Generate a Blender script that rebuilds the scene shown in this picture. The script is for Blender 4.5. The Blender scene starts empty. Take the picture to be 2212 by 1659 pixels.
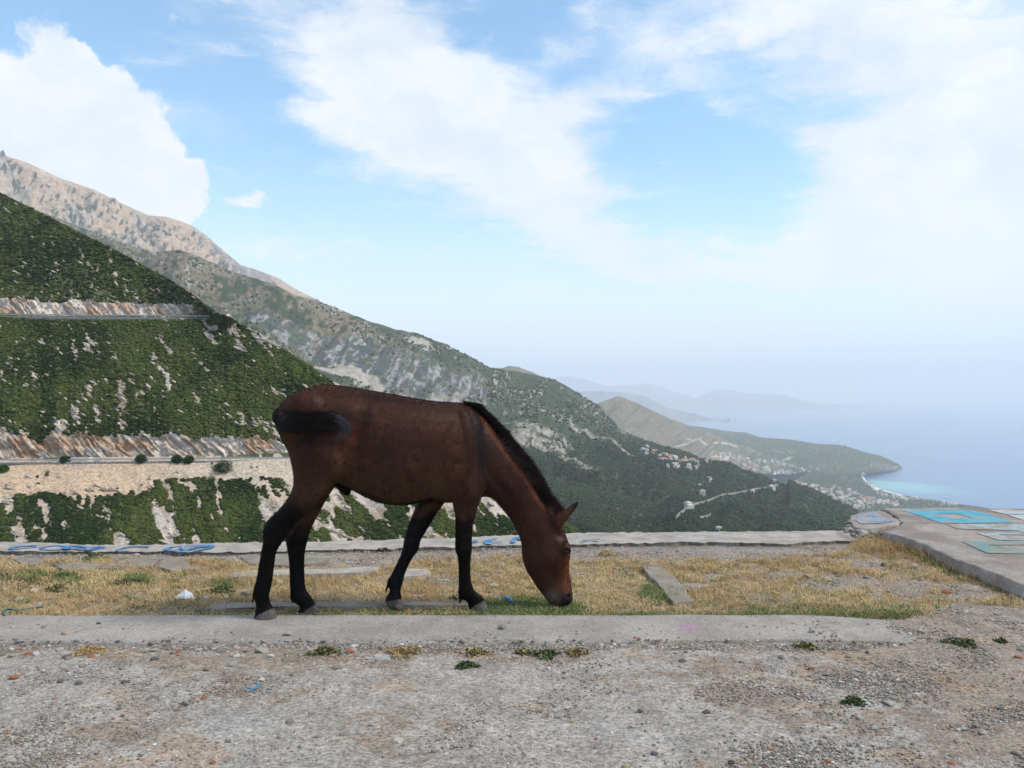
import bpy, bmesh, math, random
import numpy as np
from mathutils import Vector
random.seed(7)
RNG = np.random.default_rng(7)
SC = bpy.context.scene
COL = SC.collection

# ------------------------------------------------------------ camera, sky, sun, exposure
CAM_H = 1.42
FPX, CX, HY = 1782.0, 1106.0, 847.0          # focal length, centre and horizon row, in units of a 2212 px wide picture
cam = bpy.data.cameras.new("camera"); camo = bpy.data.objects.new("camera", cam); COL.objects.link(camo)
camo.location = (0, 0, CAM_H); camo.rotation_euler = (math.radians(90), 0, 0)
cam.sensor_width = 36.0; cam.lens = 36.0 * FPX / 2212.0
cam.shift_y = (HY - 829.5) / 2212.0
cam.clip_start = 0.1; cam.clip_end = 200000
SC.camera = camo

SUN_EL, SUN_AZ = math.radians(50), math.radians(102)      # azimuth measured from +Y (view direction) towards +X
sun = bpy.data.lights.new("sun", "SUN"); suno = bpy.data.objects.new("sun", sun); COL.objects.link(suno)
sun.energy = 2.9; sun.angle = math.radians(16); sun.color = (1.0, 0.91, 0.80)
suno.location = (20, 20, 40)
sd = Vector((math.sin(SUN_AZ) * math.cos(SUN_EL), math.cos(SUN_AZ) * math.cos(SUN_EL), math.sin(SUN_EL)))
suno.rotation_euler = (-sd).to_track_quat('-Z', 'Y').to_euler()

SC.view_settings.view_transform = 'Standard'; SC.view_settings.look = 'None'
SC.view_settings.gamma = 1.0; SC.view_settings.exposure = 0.28
SC.render.engine = 'CYCLES'
cy = SC.cycles
cy.use_denoising = True; cy.max_bounces = 6; cy.diffuse_bounces = 3; cy.glossy_bounces = 2; cy.transmission_bounces = 2
cy.volume_bounces = 3; cy.transparent_max_bounces = 8; cy.caustics_reflective = False; cy.caustics_refractive = False

class NB:
    """small node-tree helper"""
    def __init__(s, nt): s.nt = nt; s.n = nt.nodes; s.l = nt.links
    def node(s, t, **kw):
        n = s.n.new(t)
        for k, v in kw.items(): setattr(n, k, v)
        return n
    def put(s, sock, v):
        if v is None: return
        if isinstance(v, bpy.types.NodeSocket): s.l.new(v, sock)
        else:
            try: sock.default_value = v
            except Exception: sock.default_value = tuple(v) + (1.0,)
    def math(s, op, a, b=None, c=None, clamp=False):
        n = s.node('ShaderNodeMath', operation=op, use_clamp=clamp)
        s.put(n.inputs[0], a)
        if b is not None: s.put(n.inputs[1], b)
        if c is not None: s.put(n.inputs[2], c)
        return n.outputs[0]
    def vmath(s, op, a, b=None, scale=None):
        n = s.node('ShaderNodeVectorMath', operation=op)
        s.put(n.inputs[0], a)
        if b is not None: s.put(n.inputs[1], b)
        if scale is not None: s.put(n.inputs['Scale'], scale)
        return n.outputs[0]
    def noise(s, vec, scale, detail=4, rough=0.5, col=False, dist=0.0):
        n = s.node('ShaderNodeTexNoise'); s.put(n.inputs['Vector'], vec); n.inputs['Scale'].default_value = scale
        n.inputs['Detail'].default_value = detail; n.inputs['Roughness'].default_value = rough; n.inputs['Distortion'].default_value = dist
        return n.outputs['Color' if col else 'Fac']
    def voro(s, vec, scale, out='Distance', feature='F1', rnd=1.0):
        n = s.node('ShaderNodeTexVoronoi', feature=feature); s.put(n.inputs['Vector'], vec); n.inputs['Scale'].default_value = scale
        n.inputs['Randomness'].default_value = rnd
        return n.outputs[out]
    def ss(s, v, a, b, lo=0.0, hi=1.0):
        n = s.node('ShaderNodeMapRange', interpolation_type='SMOOTHSTEP'); s.put(n.inputs[0], v)
        n.inputs[1].default_value = a; n.inputs[2].default_value = b; n.inputs[3].default_value = lo; n.inputs[4].default_value = hi
        return n.outputs[0]
    def mix(s, f, a, b, mode='MIX'):
        n = s.node('ShaderNodeMix', data_type='RGBA', blend_type=mode); s.put(n.inputs[0], f)
        s.put(n.inputs[6], a if isinstance(a, bpy.types.NodeSocket) else tuple(a) + (1.0,)[:4 - len(a)])
        s.put(n.inputs[7], b if isinstance(b, bpy.types.NodeSocket) else tuple(b) + (1.0,)[:4 - len(b)])
        return n.outputs[2]
    def grey(s, v):
        n = s.node('ShaderNodeCombineColor'); [s.put(n.inputs[i], v) for i in range(3)]
        return n.outputs[0]
    def mapping(s, vec, loc=(0, 0, 0), rot=(0, 0, 0), scale=(1, 1, 1), kind='POINT'):
        n = s.node('ShaderNodeMapping', vector_type=kind); s.put(n.inputs[0], vec)
        n.inputs[1].default_value = loc; n.inputs[2].default_value = rot; n.inputs[3].default_value = scale
        return n.outputs[0]

def px_dir(px, py):
    return math.atan((px - CX) / FPX), math.atan((HY - py) / math.hypot(px - CX, FPX))

world = bpy.data.worlds.new("World"); SC.world = world; world.use_nodes = True
wn = NB(world.node_tree); world.node_tree.nodes.clear()
sky = wn.node('ShaderNodeTexSky', sky_type='NISHITA', sun_disc=False, sun_elevation=SUN_EL, sun_rotation=SUN_AZ,
              altitude=700.0, air_density=1.0, dust_density=0.6, ozone_density=1.6)
tc = wn.node('ShaderNodeTexCoord').outputs['Generated']
sep = wn.node('ShaderNodeSeparateXYZ'); wn.l.new(tc, sep.inputs[0])
az = wn.math('ARCTAN2', sep.outputs[0], sep.outputs[1]); el = wn.math('ARCSINE', sep.outputs[2])
cmb = wn.node('ShaderNodeCombineXYZ'); wn.l.new(az, cmb.inputs[0]); wn.l.new(el, cmb.inputs[1])
ae = cmb.outputs[0]
w1 = wn.vmath('SUBTRACT', wn.noise(wn.mapping(ae, rot=(0, 0, .25), scale=(1, 2.4, 1)), 3.5, 6, .6, True), (.5, .5, .5))
aw = wn.vmath('ADD', ae, wn.vmath('MULTIPLY', w1, (.26, .13, 0)))
w2 = wn.vmath('SUBTRACT', wn.noise(ae, 9.0, 7, .6, True), (.5, .5, .5))
ac = wn.vmath('ADD', ae, wn.vmath('MULTIPLY', w2, (.11, .11, 0)))
def blob(vec, px, py, rx, ry, ang, w):
    a, e = px_dir(px, py)
    m = wn.mapping(vec, (a, e, 0), (0, 0, math.radians(ang)), (rx / FPX, ry / FPX, 1), 'TEXTURE')
    g = wn.node('ShaderNodeTexGradient', gradient_type='SPHERICAL'); wn.l.new(m, g.inputs[0])
    return wn.math('MULTIPLY', g.outputs['Fac'], w)
def addup(bs):
    t = bs[0]
    for b in bs[1:]: t = wn.math('ADD', t, b)
    return t
CIRRUS = [(1180, 300, 330, 110, -8, 1.3), (860, 160, 520, 110, -10, 1.2), (1000, 250, 420, 190, -14, .8), (1450, 520, 300, 70, -14, .8), (1350, 430, 240, 50, 0, .6), (1000, 480, 300, 60, -14, .6), (1900, 250, 300, 60, -8, .6), (1700, 500, 260, 60, 0, .6), (640, 10, 420, 90, -14, 1.6), (900, 70, 260, 90, -25, 1.3), (960, 230, 400, 150, -12, 1.9), (740, 255, 260, 50, -6, 1.0),
          (1030, 340, 300, 130, -22, 1.8), (1180, 440, 300, 90, -22, 1.6), (1330, 540, 260, 70, -20, 1.3), (1390, 420, 180, 26, 6, .9),
          (1260, 190, 260, 70, 24, 1.1), (1120, 130, 200, 60, 30, .8), (1640, 60, 420, 120, 0, 1.7), (1540, 170, 200, 60, -40, 1.0),
          (2050, 120, 460, 220, 0, 2.2), (2180, 380, 460, 300, 0, 2.2), (1780, 300, 160, 50, -40, 1.2), (1950, 420, 380, 110, 8, 1.5),
          (1860, 560, 420, 90, 0, 1.5), (2120, 620, 460, 160, 0, 1.6), (1580, 600, 240, 50, -5, .8), (1330, 590, 220, 34, -12, .8),
          (660, 560, 300, 44, -8, .7), (1230, 650, 360, 50, 0, .6), (620, 620, 200, 60, -30, .5), (1200, 700, 180, 60, -15, .5),
          (1250, 20, 90, 40, -20, .6)]
HOLES = [(1490, 310, 330, 190, 8, 1.4), (560, 180, 170, 200, 20, .9), (640, 450, 300, 90, -10, .6), (1800, 215, 170, 34, 0, .8),
         (1090, 40, 150, 60, 0, .7), (60, 40, 300, 110, 0, .9), (1640, 480, 90, 60, 0, .5)]
dens = addup([blob(aw, *b) for b in CIRRUS])
dens = wn.math('MULTIPLY', dens, .74)
dens = wn.math('SUBTRACT', dens, addup([blob(aw, *b) for b in HOLES]))
strk = wn.math('ADD', wn.math('MULTIPLY', wn.noise(wn.mapping(aw, rot=(0, 0, .30), scale=(1, 5.5, 1)), 4.5, 9, .70), .6), wn.math('MULTIPLY', wn.noise(wn.mapping(ac, rot=(0, 0, -.3), scale=(1, 2.2, 1)), 9.0, 8, .68), .4))
dens = wn.math('ADD', dens, wn.math('MULTIPLY', wn.math('SUBTRACT', strk, .5), 5.0))
# beyond the photo's field of view the same thin cloud goes on
away = wn.math('MAXIMUM', wn.ss(el, .52, .8), wn.ss(wn.math('ABSOLUTE', az), .62, .9))
dens = wn.math('ADD', dens, wn.math('MULTIPLY', away, .62))
thin = wn.noise(wn.mapping(aw, rot=(0, 0, .38), scale=(1.2, 9.0, 1)), 4.0, 8, .7)
dens = wn.math('ADD', dens, wn.math('MULTIPLY', wn.ss(thin, .45, .75), .55))
dens = wn.math('ADD', dens, wn.math('MULTIPLY', wn.ss(el, .42, .12), .38))
cir = wn.ss(dens, -.25, 1.85)
CUM = [(150, 105, 90, 70, -30, 1.3), (205, 150, 80, 60, -30, 1.3), (90, 215, 180, 110, 0, 2.0), (225, 260, 130, 130, -40, 2.2), (310, 370, 125, 120, -40, 2.0), (370, 400, 70, 60, 0, 1.2), (60, 330, 200, 150, 0, 2.0),
       (200, 380, 260, 120, 0, 2.0), (545, 425, 70, 40, 0, 1.3), (420, 348, 34, 30, 0, .9), (0, 250, 120, 140, 0, 1.5), (330, 450, 130, 60, 0, 1.2), (968, 700, 36, 50, -30, .55)]
cumd = addup([blob(ac, *b) for b in CUM])
cumd = wn.math('ADD', cumd, wn.math('MULTIPLY', wn.math('SUBTRACT', wn.noise(ac, 17.0, 11, .72), .5), 2.7))
cum = wn.ss(cumd, .22, .85)
haz = wn.ss(el, .30, .02)
cshade = wn.noise(wn.mapping(ac, scale=(1, 1.5, 1)), 7.0, 5, .55)
skyc = wn.mix(1.0, sky.outputs[0], (1.16, 1.52, 1.50), 'MULTIPLY')
bg1 = wn.node('ShaderNodeBackground'); wn.l.new(skyc, bg1.inputs[0]); bg1.inputs[1].default_value = 0.14
bg2 = wn.node('ShaderNodeBackground'); bg2.inputs[1].default_value = 1.06
ccol = wn.mix(wn.ss(cshade, .32, .68), (.66, .71, .78), (.84, .845, .85))
hcol = wn.mix(wn.ss(el, .30, .05), ccol, (.87, .89, .905))
wn.l.new(hcol, bg2.inputs[0])
f = wn.math('MAXIMUM', wn.math('MULTIPLY', cir, .92), wn.math('MULTIPLY', cum, .97))
f = wn.math('MAXIMUM', f, wn.math('MULTIPLY', haz, .80))
mx = wn.node('ShaderNodeMixShader'); wn.l.new(f, mx.inputs[0]); wn.l.new(bg1.outputs[0], mx.inputs[1]); wn.l.new(bg2.outputs[0], mx.inputs[2])
wo = wn.node('ShaderNodeOutputWorld'); wn.l.new(mx.outputs[0], wo.inputs[0])

# ------------------------------------------------------------ helpers
def P(px, py, d=None, z=None):
    """pixel of the 2212-wide picture -> world point, at a distance d (along +Y) or at a height z"""
    if d is None: d = (CAM_H - z) * FPX / (py - HY)
    return np.array([(px - CX) / FPX * d, d, CAM_H + (HY - py) / FPX * d])

def hashf(ix, iy, iz, seed):
    h = (ix * 374761393 + iy * 668265263 + iz * 2147483647 + seed * 1274126177) & 0xffffffff
    h = ((h ^ (h >> 13)) * 1274126177) & 0xffffffff
    h = ((h ^ (h >> 16)) * 2246822519) & 0xffffffff
    return ((h ^ (h >> 15)) & 0xffffff) / float(0xffffff)
def vn(x, y, z=0.0, seed=0):
    x = np.asarray(x, float); y = np.asarray(y, float) + 0 * x; z = np.asarray(z, float) + 0 * x
    ix, iy, iz = np.floor(x).astype(np.int64), np.floor(y).astype(np.int64), np.floor(z).astype(np.int64)
    fx, fy, fz = x - ix, y - iy, z - iz
    fx, fy, fz = [t * t * (3 - 2 * t) for t in (fx, fy, fz)]
    r = 0
    for a in (0, 1):
        for b in (0, 1):
            for c in (0, 1):
                r = r + hashf(ix + a, iy + b, iz + c, seed) * (fx if a else 1 - fx) * (fy if b else 1 - fy) * (fz if c else 1 - fz)
    return r * 2 - 1
def fbm(x, y, z=0.0, o=4, seed=0, g=0.5):
    r = 0; a = 1.0; t = 0
    for i in range(o):
        k = 2.03 ** i
        r = r + a * vn(np.asarray(x) * k + 17.1 * i, np.asarray(y) * k + 5.3 * i, np.asarray(z) * k, seed + i); t += a; a *= g
    return r / t
def ridged(x, y, z=0.0, o=4, seed=0):
    r = 0; a = 1.0; t = 0
    for i in range(o):
        k = 2.1 ** i
        r = r + a * (1 - np.abs(vn(np.asarray(x) * k, np.asarray(y) * k, np.asarray(z) * k, seed + i))); t += a; a *= .5
    return r / t
def sst(v, a, b):
    t = np.clip((v - a) / (b - a), 0, 1); return t * t * (3 - 2 * t)
def lerp(a, b, t):
    t = np.asarray(t)[..., None]; return np.asarray(a) * (1 - t) + np.asarray(b) * t

def npmesh(name, V, F, mat, col=None, smooth=True, parent=None, fcol=None, link=True, matidx=None):
    V = np.asarray(V, np.float32).reshape(-1, 3)
    Fs = F if isinstance(F, list) else [F]
    Fs = [np.asarray(f, np.int32) for f in Fs if len(f)]
    me = bpy.data.meshes.new(name)
    me.vertices.add(len(V)); me.vertices.foreach_set('co', V.ravel())
    tot = np.concatenate([np.full(len(f), f.shape[1], np.int32) for f in Fs])
    idx = np.concatenate([f.ravel() for f in Fs])
    me.loops.add(len(idx)); me.loops.foreach_set('vertex_index', idx)
    me.polygons.add(len(tot)); me.polygons.foreach_set('loop_start', np.concatenate([[0], np.cumsum(tot)[:-1]]).astype(np.int32))
    me.polygons.foreach_set('loop_total', tot)
    me.update(calc_edges=True); me.validate()
    me.polygons.foreach_set('use_smooth', np.full(len(me.polygons), smooth))
    if col is not None:
        a = me.color_attributes.new('Col', 'FLOAT_COLOR', 'POINT')
        c = np.ones((len(V), 4), np.float32); c[:, :3] = col; a.data.foreach_set('color', c.ravel())
    for m in (mat if isinstance(mat, list) else [mat]): me.materials.append(m)
    if matidx is not None: me.polygons.foreach_set('material_index', np.asarray(matidx, np.int32))
    o = bpy.data.objects.new(name, me)
    if link: COL.objects.link(o)
    if parent is not None: o.parent = parent
    return o
def tag(o, label=None, cat=None, group=None, kind=None):
    if label: o['label'] = label
    if cat: o['category'] = cat
    if group: o['group'] = group
    if kind: o['kind'] = kind
    return o
def empty(name, loc, label, cat, group=None):
    o = bpy.data.objects.new(name, None); COL.objects.link(o); o.location = loc; o.empty_display_size = .1
    return tag(o, label, cat, group)
def grid_faces(nr, nc):
    i = np.arange(nr - 1)[:, None] * nc + np.arange(nc - 1)[None, :]
    i = i.ravel(); return np.stack([i, i + 1, i + nc + 1, i + nc], 1)

def principled(name, rough=.8, spec=.3):
    m = bpy.data.materials.new(name); m.use_nodes = True; nt = m.node_tree; nb = NB(nt)
    b = nt.nodes['Principled BSDF']; b.inputs['Roughness'].default_value = rough; b.inputs['Specular IOR Level'].default_value = spec
    return m, nb, b
def bump(nb, b, h, strength, dist):
    n = nb.node('ShaderNodeBump'); n.inputs['Strength'].default_value = strength; n.inputs['Distance'].default_value = dist
    nb.put(n.inputs['Height'], h); nb.l.new(n.outputs[0], b.inputs['Normal'])
def attr(nb, name='Col'):
    n = nb.node('ShaderNodeAttribute', attribute_name=name); return n.outputs['Color']
def mat_attr(name, nscale=2.0, namp=.35, rough=.9, spec=.15, bstr=0.0, bdist=.1, bscale=None, detail=4):
    """base colour = the vertex colour of the thing itself, broken up by a fine world-space noise"""
    m, nb, b = principled(name, rough, spec)
    pos = nb.node('ShaderNodeNewGeometry').outputs['Position']
    n = nb.noise(pos, nscale, detail, .6)
    k = nb.grey(nb.ss(n, .25, .75, 1 - namp, 1 + namp))
    nb.l.new(nb.mix(1.0, attr(nb), k, 'MULTIPLY'), b.inputs['Base Color'])
    if bstr: bump(nb, b, nb.noise(pos, bscale or nscale, 6, .65), bstr, bdist)
    return m
def ico(sub):
    bm = bmesh.new(); bmesh.ops.create_icosphere(bm, subdivisions=sub, radius=1.0)
    V = np.array([v.co[:] for v in bm.verts]); F = np.array([[v.index for v in f.verts] for f in bm.faces]); bm.free(); return V, F
ICO1, ICO2, ICO3 = ico(1), ico(2), ico(3)
def scatter_mesh(name, tmpl, pos, scl, mat, col, rot=None, smooth=True, tilt=0.0):
    """many small clumps as one mesh: tmpl = list of (V, F); pos (n,3); scl (n,3); col (n,3)"""
    Vs, Fs, Cs = [], [], []; off = 0
    n = len(pos); rot = RNG.uniform(0, 6.283, n) if rot is None else rot
    kind = RNG.integers(0, len(tmpl), n)
    for k, (TV, TF) in enumerate(tmpl):
        s = kind == k; m = s.sum()
        if not m: continue
        v = TV[None] * scl[s][:, None, :]
        c, sn = np.cos(rot[s])[:, None], np.sin(rot[s])[:, None]
        x = v[..., 0] * c - v[..., 1] * sn; y = v[..., 0] * sn + v[..., 1] * c
        w = np.stack([x, y, v[..., 2]], -1) + pos[s][:, None, :]
        Vs.append(w.reshape(-1, 3)); Fs.append((TF[None] + (np.arange(m) * len(TV))[:, None, None]).reshape(-1, TF.shape[1]) + off)
        Cs.append(np.repeat(col[s], len(TV), 0)); off += m * len(TV)
    return npmesh(name, np.concatenate(Vs), np.concatenate(Fs), mat, np.concatenate(Cs), smooth)
def lumpy(base, seed, amp=.35, f=1.4):
    V, F = base; r = 1 + amp * fbm(V[:, 0] * f + seed * 9.1, V[:, 1] * f, V[:, 2] * f, 3, seed)
    return V * r[:, None], F
# ------------------------------------------------------------ terrain
LOFT = {}
def loft(key, xs, rows, subs):
    """rows: functions px -> (py, d); the sheet is interpolated straight between the rows' world points"""
    R = []
    for fn in rows:
        py, d = fn(xs); py = py + 0 * xs; d = d + 0 * xs
        R.append(np.stack([(xs - CX) / FPX * d, d, CAM_H + (HY - py) / FPX * d], 1))
    out = []; seg = []
    for i, s in enumerate(subs):
        for k in range(s):
            t = k / s; out.append(R[i] * (1 - t) + R[i + 1] * t); seg.append(i + t)
    out.append(R[-1]); seg.append(float(len(subs)))
    return np.array(out), np.array(seg)
def proj(W):
    return CX + W[..., 0] / W[..., 1] * FPX, HY - (W[..., 2] - CAM_H) / W[..., 1] * FPX
def normals(G):
    dx = np.gradient(G, axis=1); dy = np.gradient(G, axis=0)
    n = np.cross(dx, dy); n /= np.linalg.norm(n, axis=-1, keepdims=True) + 1e-9
    s = np.sign(n[..., 1:2]); n = np.where(n[..., 1:2] > 0, -n, n)
    return n
def L(pts):
    a = np.array(pts, float); return lambda x: np.interp(x, a[:, 0], a[:, 1])
def seg_d(px, py, x0, y0, x1, y1):
    dx, dy = x1 - x0, y1 - y0; t = np.clip(((px - x0) * dx + (py - y0) * dy) / (dx * dx + dy * dy), 0, 1)
    return np.hypot(px - x0 - t * dx, py - y0 - t * dy)
def seg_in(px, py, x0, y0, x1, y1, w):
    return 1 - sst(seg_d(px, py, x0, y0, x1, y1), w * .6, w)

# --- near hillside, 170 to 310 m away, with two road terraces
k1 = .84
skyA = L([(-700, 60), (-400, 210), (-200, 315), (0, 415), (130, 480), (250, 540), (360, 600), (430, 645), (470, 676), (510, 688)])
def sA(x):
    py = skyA(x); s = (HY - py) / FPX; return py, 186 / (k1 - s)
dU = lambda x: 250 + np.clip(x, -500, 510) * 6 / 470          # outer edge of the upper road
ZU = 24.3
D0 = lambda x: 205 + x * .012                                   # outer edge of the lower road
ZL = -16.2
pyz = lambda z, d: HY + (CAM_H - z) * FPX / d
cliffA = L([(-700, 640), (0, 644), (60, 647), (90, 653), (130, 655), (165, 646), (205, 650), (265, 655), (350, 656), (410, 659), (455, 670), (480, 680), (510, 689)])
xsA = np.linspace(-500, 500, 460)
def backA(x):
    py, d = sA(x); z = CAM_H + (HY - py) / FPX * d - 40; return pyz(z, d + 50), d + 50
def rA2(x):
    py = np.maximum(cliffA(x) + 3.5 * vn(x / 9., 0, 0, 3) + 2 * vn(x / 3., 0, 0, 4), sA(x)[0] + .8); return py, np.minimum(dU(x) + 9, sA(x)[1] - .3)
GA, SA = loft('A', xsA, [backA, sA, rA2, lambda x: (pyz(ZU, dU(x) + 6.2), dU(x) + 6.2)], [8, 110, 26])
topB = L([(-700, 686), (0, 684), (60, 688), (90, 690), (300, 690), (500, 687), (505, 690), (560, 720), (620, 757), (690, 805), (740, 835), (800, 872), (860, 908), (960, 968)])
def dB(x, py): return (.86 * (D0(x) + 6) + 11.5) / (.86 - (HY - py) / FPX)
def rB1(x):
    py = topB(x); return py, np.where(x < 500, dU(x) - .4, dB(x, py))
def rBback(x):
    py, d = rB1(x); d2 = d + np.where(x < 500, 3, 45); z = CAM_H + (HY - py) / FPX * d + np.where(x < 500, 1.4, -35); return pyz(z, d2), d2
cliffB = L([(-700, 930), (0, 930), (30, 926), (60, 940), (88, 956), (123, 918), (145, 940), (175, 932), (234, 943), (264, 938), (322, 938), (380, 936), (425, 946), (484, 943), (557, 942), (615, 958), (700, 955), (960, 966)])
def rB2(x):
    py = cliffB(x) + 3 * vn(x / 8., 0, 0, 5) + 2 * vn(x / 3., 0, 0, 6); return np.maximum(py, topB(x) + 2), D0(x) + 8.5
xsB = np.linspace(-500, 955, 640)
GB, SB = loft('B', xsB, [rBback, rB1, rB2, lambda x: (pyz(ZL, D0(x) + 7), D0(x) + 7)], [6, 150, 26])
topC = L([(-700, 1012), (0, 1008), (60, 1004), (440, 1000), (615, 992), (900, 988), (955, 980), (960, 972), (1060, 1031), (1150, 1085), (1255, 1150), (1450, 1275)])
def dC(x, py): return (.8 * D0(x) + 18.5) / (.8 - (HY - py) / FPX)
def rC1(x): py = topC(x); return py, np.where(x < 955, D0(x) - .3, dC(x, py))
def rCb(x):
    py, d = rC1(x); d2 = d + np.where(x < 955, 3, 45); z = CAM_H + (HY - py) / FPX * d + np.where(x < 955, 1.5, -35); return pyz(z, d2), d2
xsC = np.linspace(-500, 1450, 800)
GC, SC_ = loft('C', xsC, [rCb, rC1, lambda x: (np.maximum(1330., topC(x) + 40), dC(x, np.maximum(1330., topC(x) + 40))), lambda x: (1500. + 0 * x, 120. + 0 * x), lambda x: (2000. + 0 * x, 70 + 0 * x)], [6, 170, 30, 10])

def strata(x, z, hi, lo, seed, o=3):
    a = (x * .72 - z * .69); t = (x * .69 + z * .72) + .55 * vn(x / 7, z / 7, 0, 77) + .22 * vn(x / 2.2, z / 2.2, 0, 78)
    return fbm(t * hi, a * lo, seed * 1.7, o, seed)
M_hill = mat_attr('hillside_soil', 1.6, .35, bstr=.6, bdist=.3, bscale=1.2)
ROCKW, ROCKG, SAND, OCHRE = (.50, .43, .36), (.33, .28, .23), (.50, .36, .24), (.36, .20, .11)
def hill_mesh(G, S, cliff, name, gfun):
    n = normals(G); X, Z = G[..., 0], G[..., 2]; px, py = proj(G)
    fade = np.ones_like(S); fade[S < 1] = 0
    fade = (fade * np.clip(np.abs(S - 1) * 12, 0, 1))[:, None]
    r = fbm(X / 9, Z / 9, G[..., 1] / 30, 4, 2) * 1.0 + .5 * strata(X, Z, .5, .08, 4)
    isc = ((S >= cliff) & (S <= cliff + 1))[:, None] * np.ones_like(X) if cliff else np.zeros_like(X)
    st = strata(X, Z, 1.1, .10, 8, 4)
    D = r * fade * (1 - isc * .6) + isc * (np.abs(st) * 2.6 - .5 + 1.4 * fbm(X / 2.2, Z / 2.2, 0, 3, 9)) * np.clip((S - cliff) * 6, 0, 1)[:, None] * np.clip((cliff + 1 - S) * 6, 0, 1)[:, None] * (1 if cliff else 0)
    G2 = G + n * D[..., None]
    m1 = sst(strata(X, Z, .45, .10, 21), -.1, .25)
    c = lerp(ROCKG, ROCKW, m1)
    c = lerp(c, np.array((.30, .22, .14)), sst(fbm(X / 7, Z / 5, 0, 3, 33), .05, .35) * .7)
    c = lerp(c, np.array(ROCKW) * 1.1, sst(strata(X, Z, .9, .2, 40), .25, .45) * .8)
    pxq, pyq = proj(G2); c = lerp(c, lerp((.026, .042, .011), (.065, .075, .024), sst(fbm(X / 3, Z / 2, 0, 3, 61), -.4, .4)), np.clip(gfun(G2, pxq, pyq), 0, 1) * .92)
    if cliff:
        cc = lerp((.36, .28, .21), (.66, .56, .46), sst(strata(X, Z, 1.2, .09, 51, 4), -.25, .3))
        cc = lerp(cc, (.42, .24, .13), sst(fbm(X / 6, Z / 4, 0, 3, 55), .08, .4) * .7)
        cc = lerp(cc, np.array((.10, .095, .09)), sst(strata(X, Z, 1.9, .16, 58, 3), .35, .6) * .6)
        c = lerp(c, cc, isc)
    return G2, c, px, py
def fgA(G, px, py): return 1.0 - .95 * sst(strata(G[..., 0], G[..., 2], .9, .22, 91, 3), .44, .52)
def fgB(G, px, py): return 1 - sst(strata(G[..., 0], G[..., 2], .55, .16, 93, 4) * .7 + .6 * strata(G[..., 0], G[..., 2], 1.5, .4, 92, 3) + .3 * fbm(G[..., 0] / 14, G[..., 2] / 9, 0, 2, 96) + .12 * sst(px, 450, 700), .25, .30) * .98
def fgC(G, px, py):
    m = 1 - sst(strata(G[..., 0], G[..., 2], .36, .08, 95, 4) * .75 + .75 * strata(G[..., 0], G[..., 2], 1.0, .22, 98, 3) + .15 * fbm(G[..., 0] / 12, G[..., 2] / 8, 0, 2, 97) - .04 * sst(py, 1060, 1130), .0, .06) * .98
    ts = np.clip(seg_in(px, py, -300, 1022, 300, 1036, 42) + seg_in(px, py, 250, 1012, 1000, 1012, 26), 0, 1)
    ts = np.clip(ts * 1.6 - .75 * sst(strata(G[..., 0], G[..., 2], .5, .1, 99, 3), .05, .3) * sst(py, 1008, 1024), 0, 1)
    return m * (1 - ts * .97)
GA2, cA, pxA, pyA = hill_mesh(GA, SA, 2, 'a', fgA)
GB2, cB, pxB, pyB = hill_mesh(GB, SB, 2, 'b', fgB)
GC2, cC, pxC, pyC = hill_mesh(GC, SC_, 0, 'c', fgC)
# sand spill under the lower road
sand = seg_in(pxC, pyC, -200, 1030, 330, 1052, 40) + seg_in(pxC, pyC, 250, 1020, 640, 1040, 50) + seg_in(pxC, pyC, 330, 1040, 420, 1080, 40)
sand = np.clip(sand + .9 * (1 - fgC(GC2, pxC, pyC)) * sst(strata(GC[..., 0], GC[..., 2], .22, .03, 71, 3), -.2, .1) * sst(pyC, 1250, 1000), 0, 1)
cC = lerp(cC, lerp(np.array(SAND), np.array((.48, .39, .29)), sst(pxC, 250, 480)) , sand * .92)
GX = []
def addhill(G, c):
    nr, nc = G.shape[:2]; return G.reshape(-1, 3), grid_faces(nr, nc), c.reshape(-1, 3)
parts = [addhill(GA2, cA), addhill(GB2, cB), addhill(GC2, cC)]
off = 0; Vv, Ff, Cc = [], [], []
for v, f, c in parts: Vv.append(v); Ff.append(f + off); Cc.append(c); off += len(v)
tag(npmesh('hillside', np.concatenate(Vv), np.concatenate(Ff), M_hill, np.concatenate(Cc)), kind='structure')

# shrubs on the hillside (nobody could count them)
BUSH = [lumpy(ICO2, s, .55, 1.9) for s in range(7)]
M_bush, nb, b = principled('shrub_leaves', .75, .2)
pos = nb.node('ShaderNodeNewGeometry').outputs['Position']
nz = nb.noise(pos, 3.2, 6, .7)
nb.l.new(nb.mix(1.0, attr(nb), nb.mix(nb.ss(nz, .35, .65), (.45, .45, .4), (1.5, 1.5, 1.3)), 'MULTIPLY'), b.inputs['Base Color'])
bump(nb, b, nb.noise(pos, 4.0, 5, .7), 1.0, .5)
def pick(G, n, wfun, seed):
    rg = np.random.default_rng(seed); nr, nc = G.shape[:2]
    e1 = np.linalg.norm(G[1:, :-1] - G[:-1, :-1], axis=-1) * np.linalg.norm(G[:-1, 1:] - G[:-1, :-1], axis=-1)
    w = (e1 * wfun[:-1, :-1]).ravel(); cdf = np.cumsum(w); cdf /= cdf[-1]
    i = np.searchsorted(cdf, rg.random(n)); r, c = i // (nc - 1), i % (nc - 1)
    a, bb = rg.random(n)[:, None], rg.random(n)[:, None]
    return (G[r, c] * (1 - a) * (1 - bb) + G[r + 1, c] * a * (1 - bb) + G[r, c + 1] * (1 - a) * bb + G[r + 1, c + 1] * a * bb), r, c
gA, gB, gC = fgA(GA2, pxA, pyA), fgB(GB2, pxB, pyB), fgC(GC2, pxC, pyC)
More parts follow.
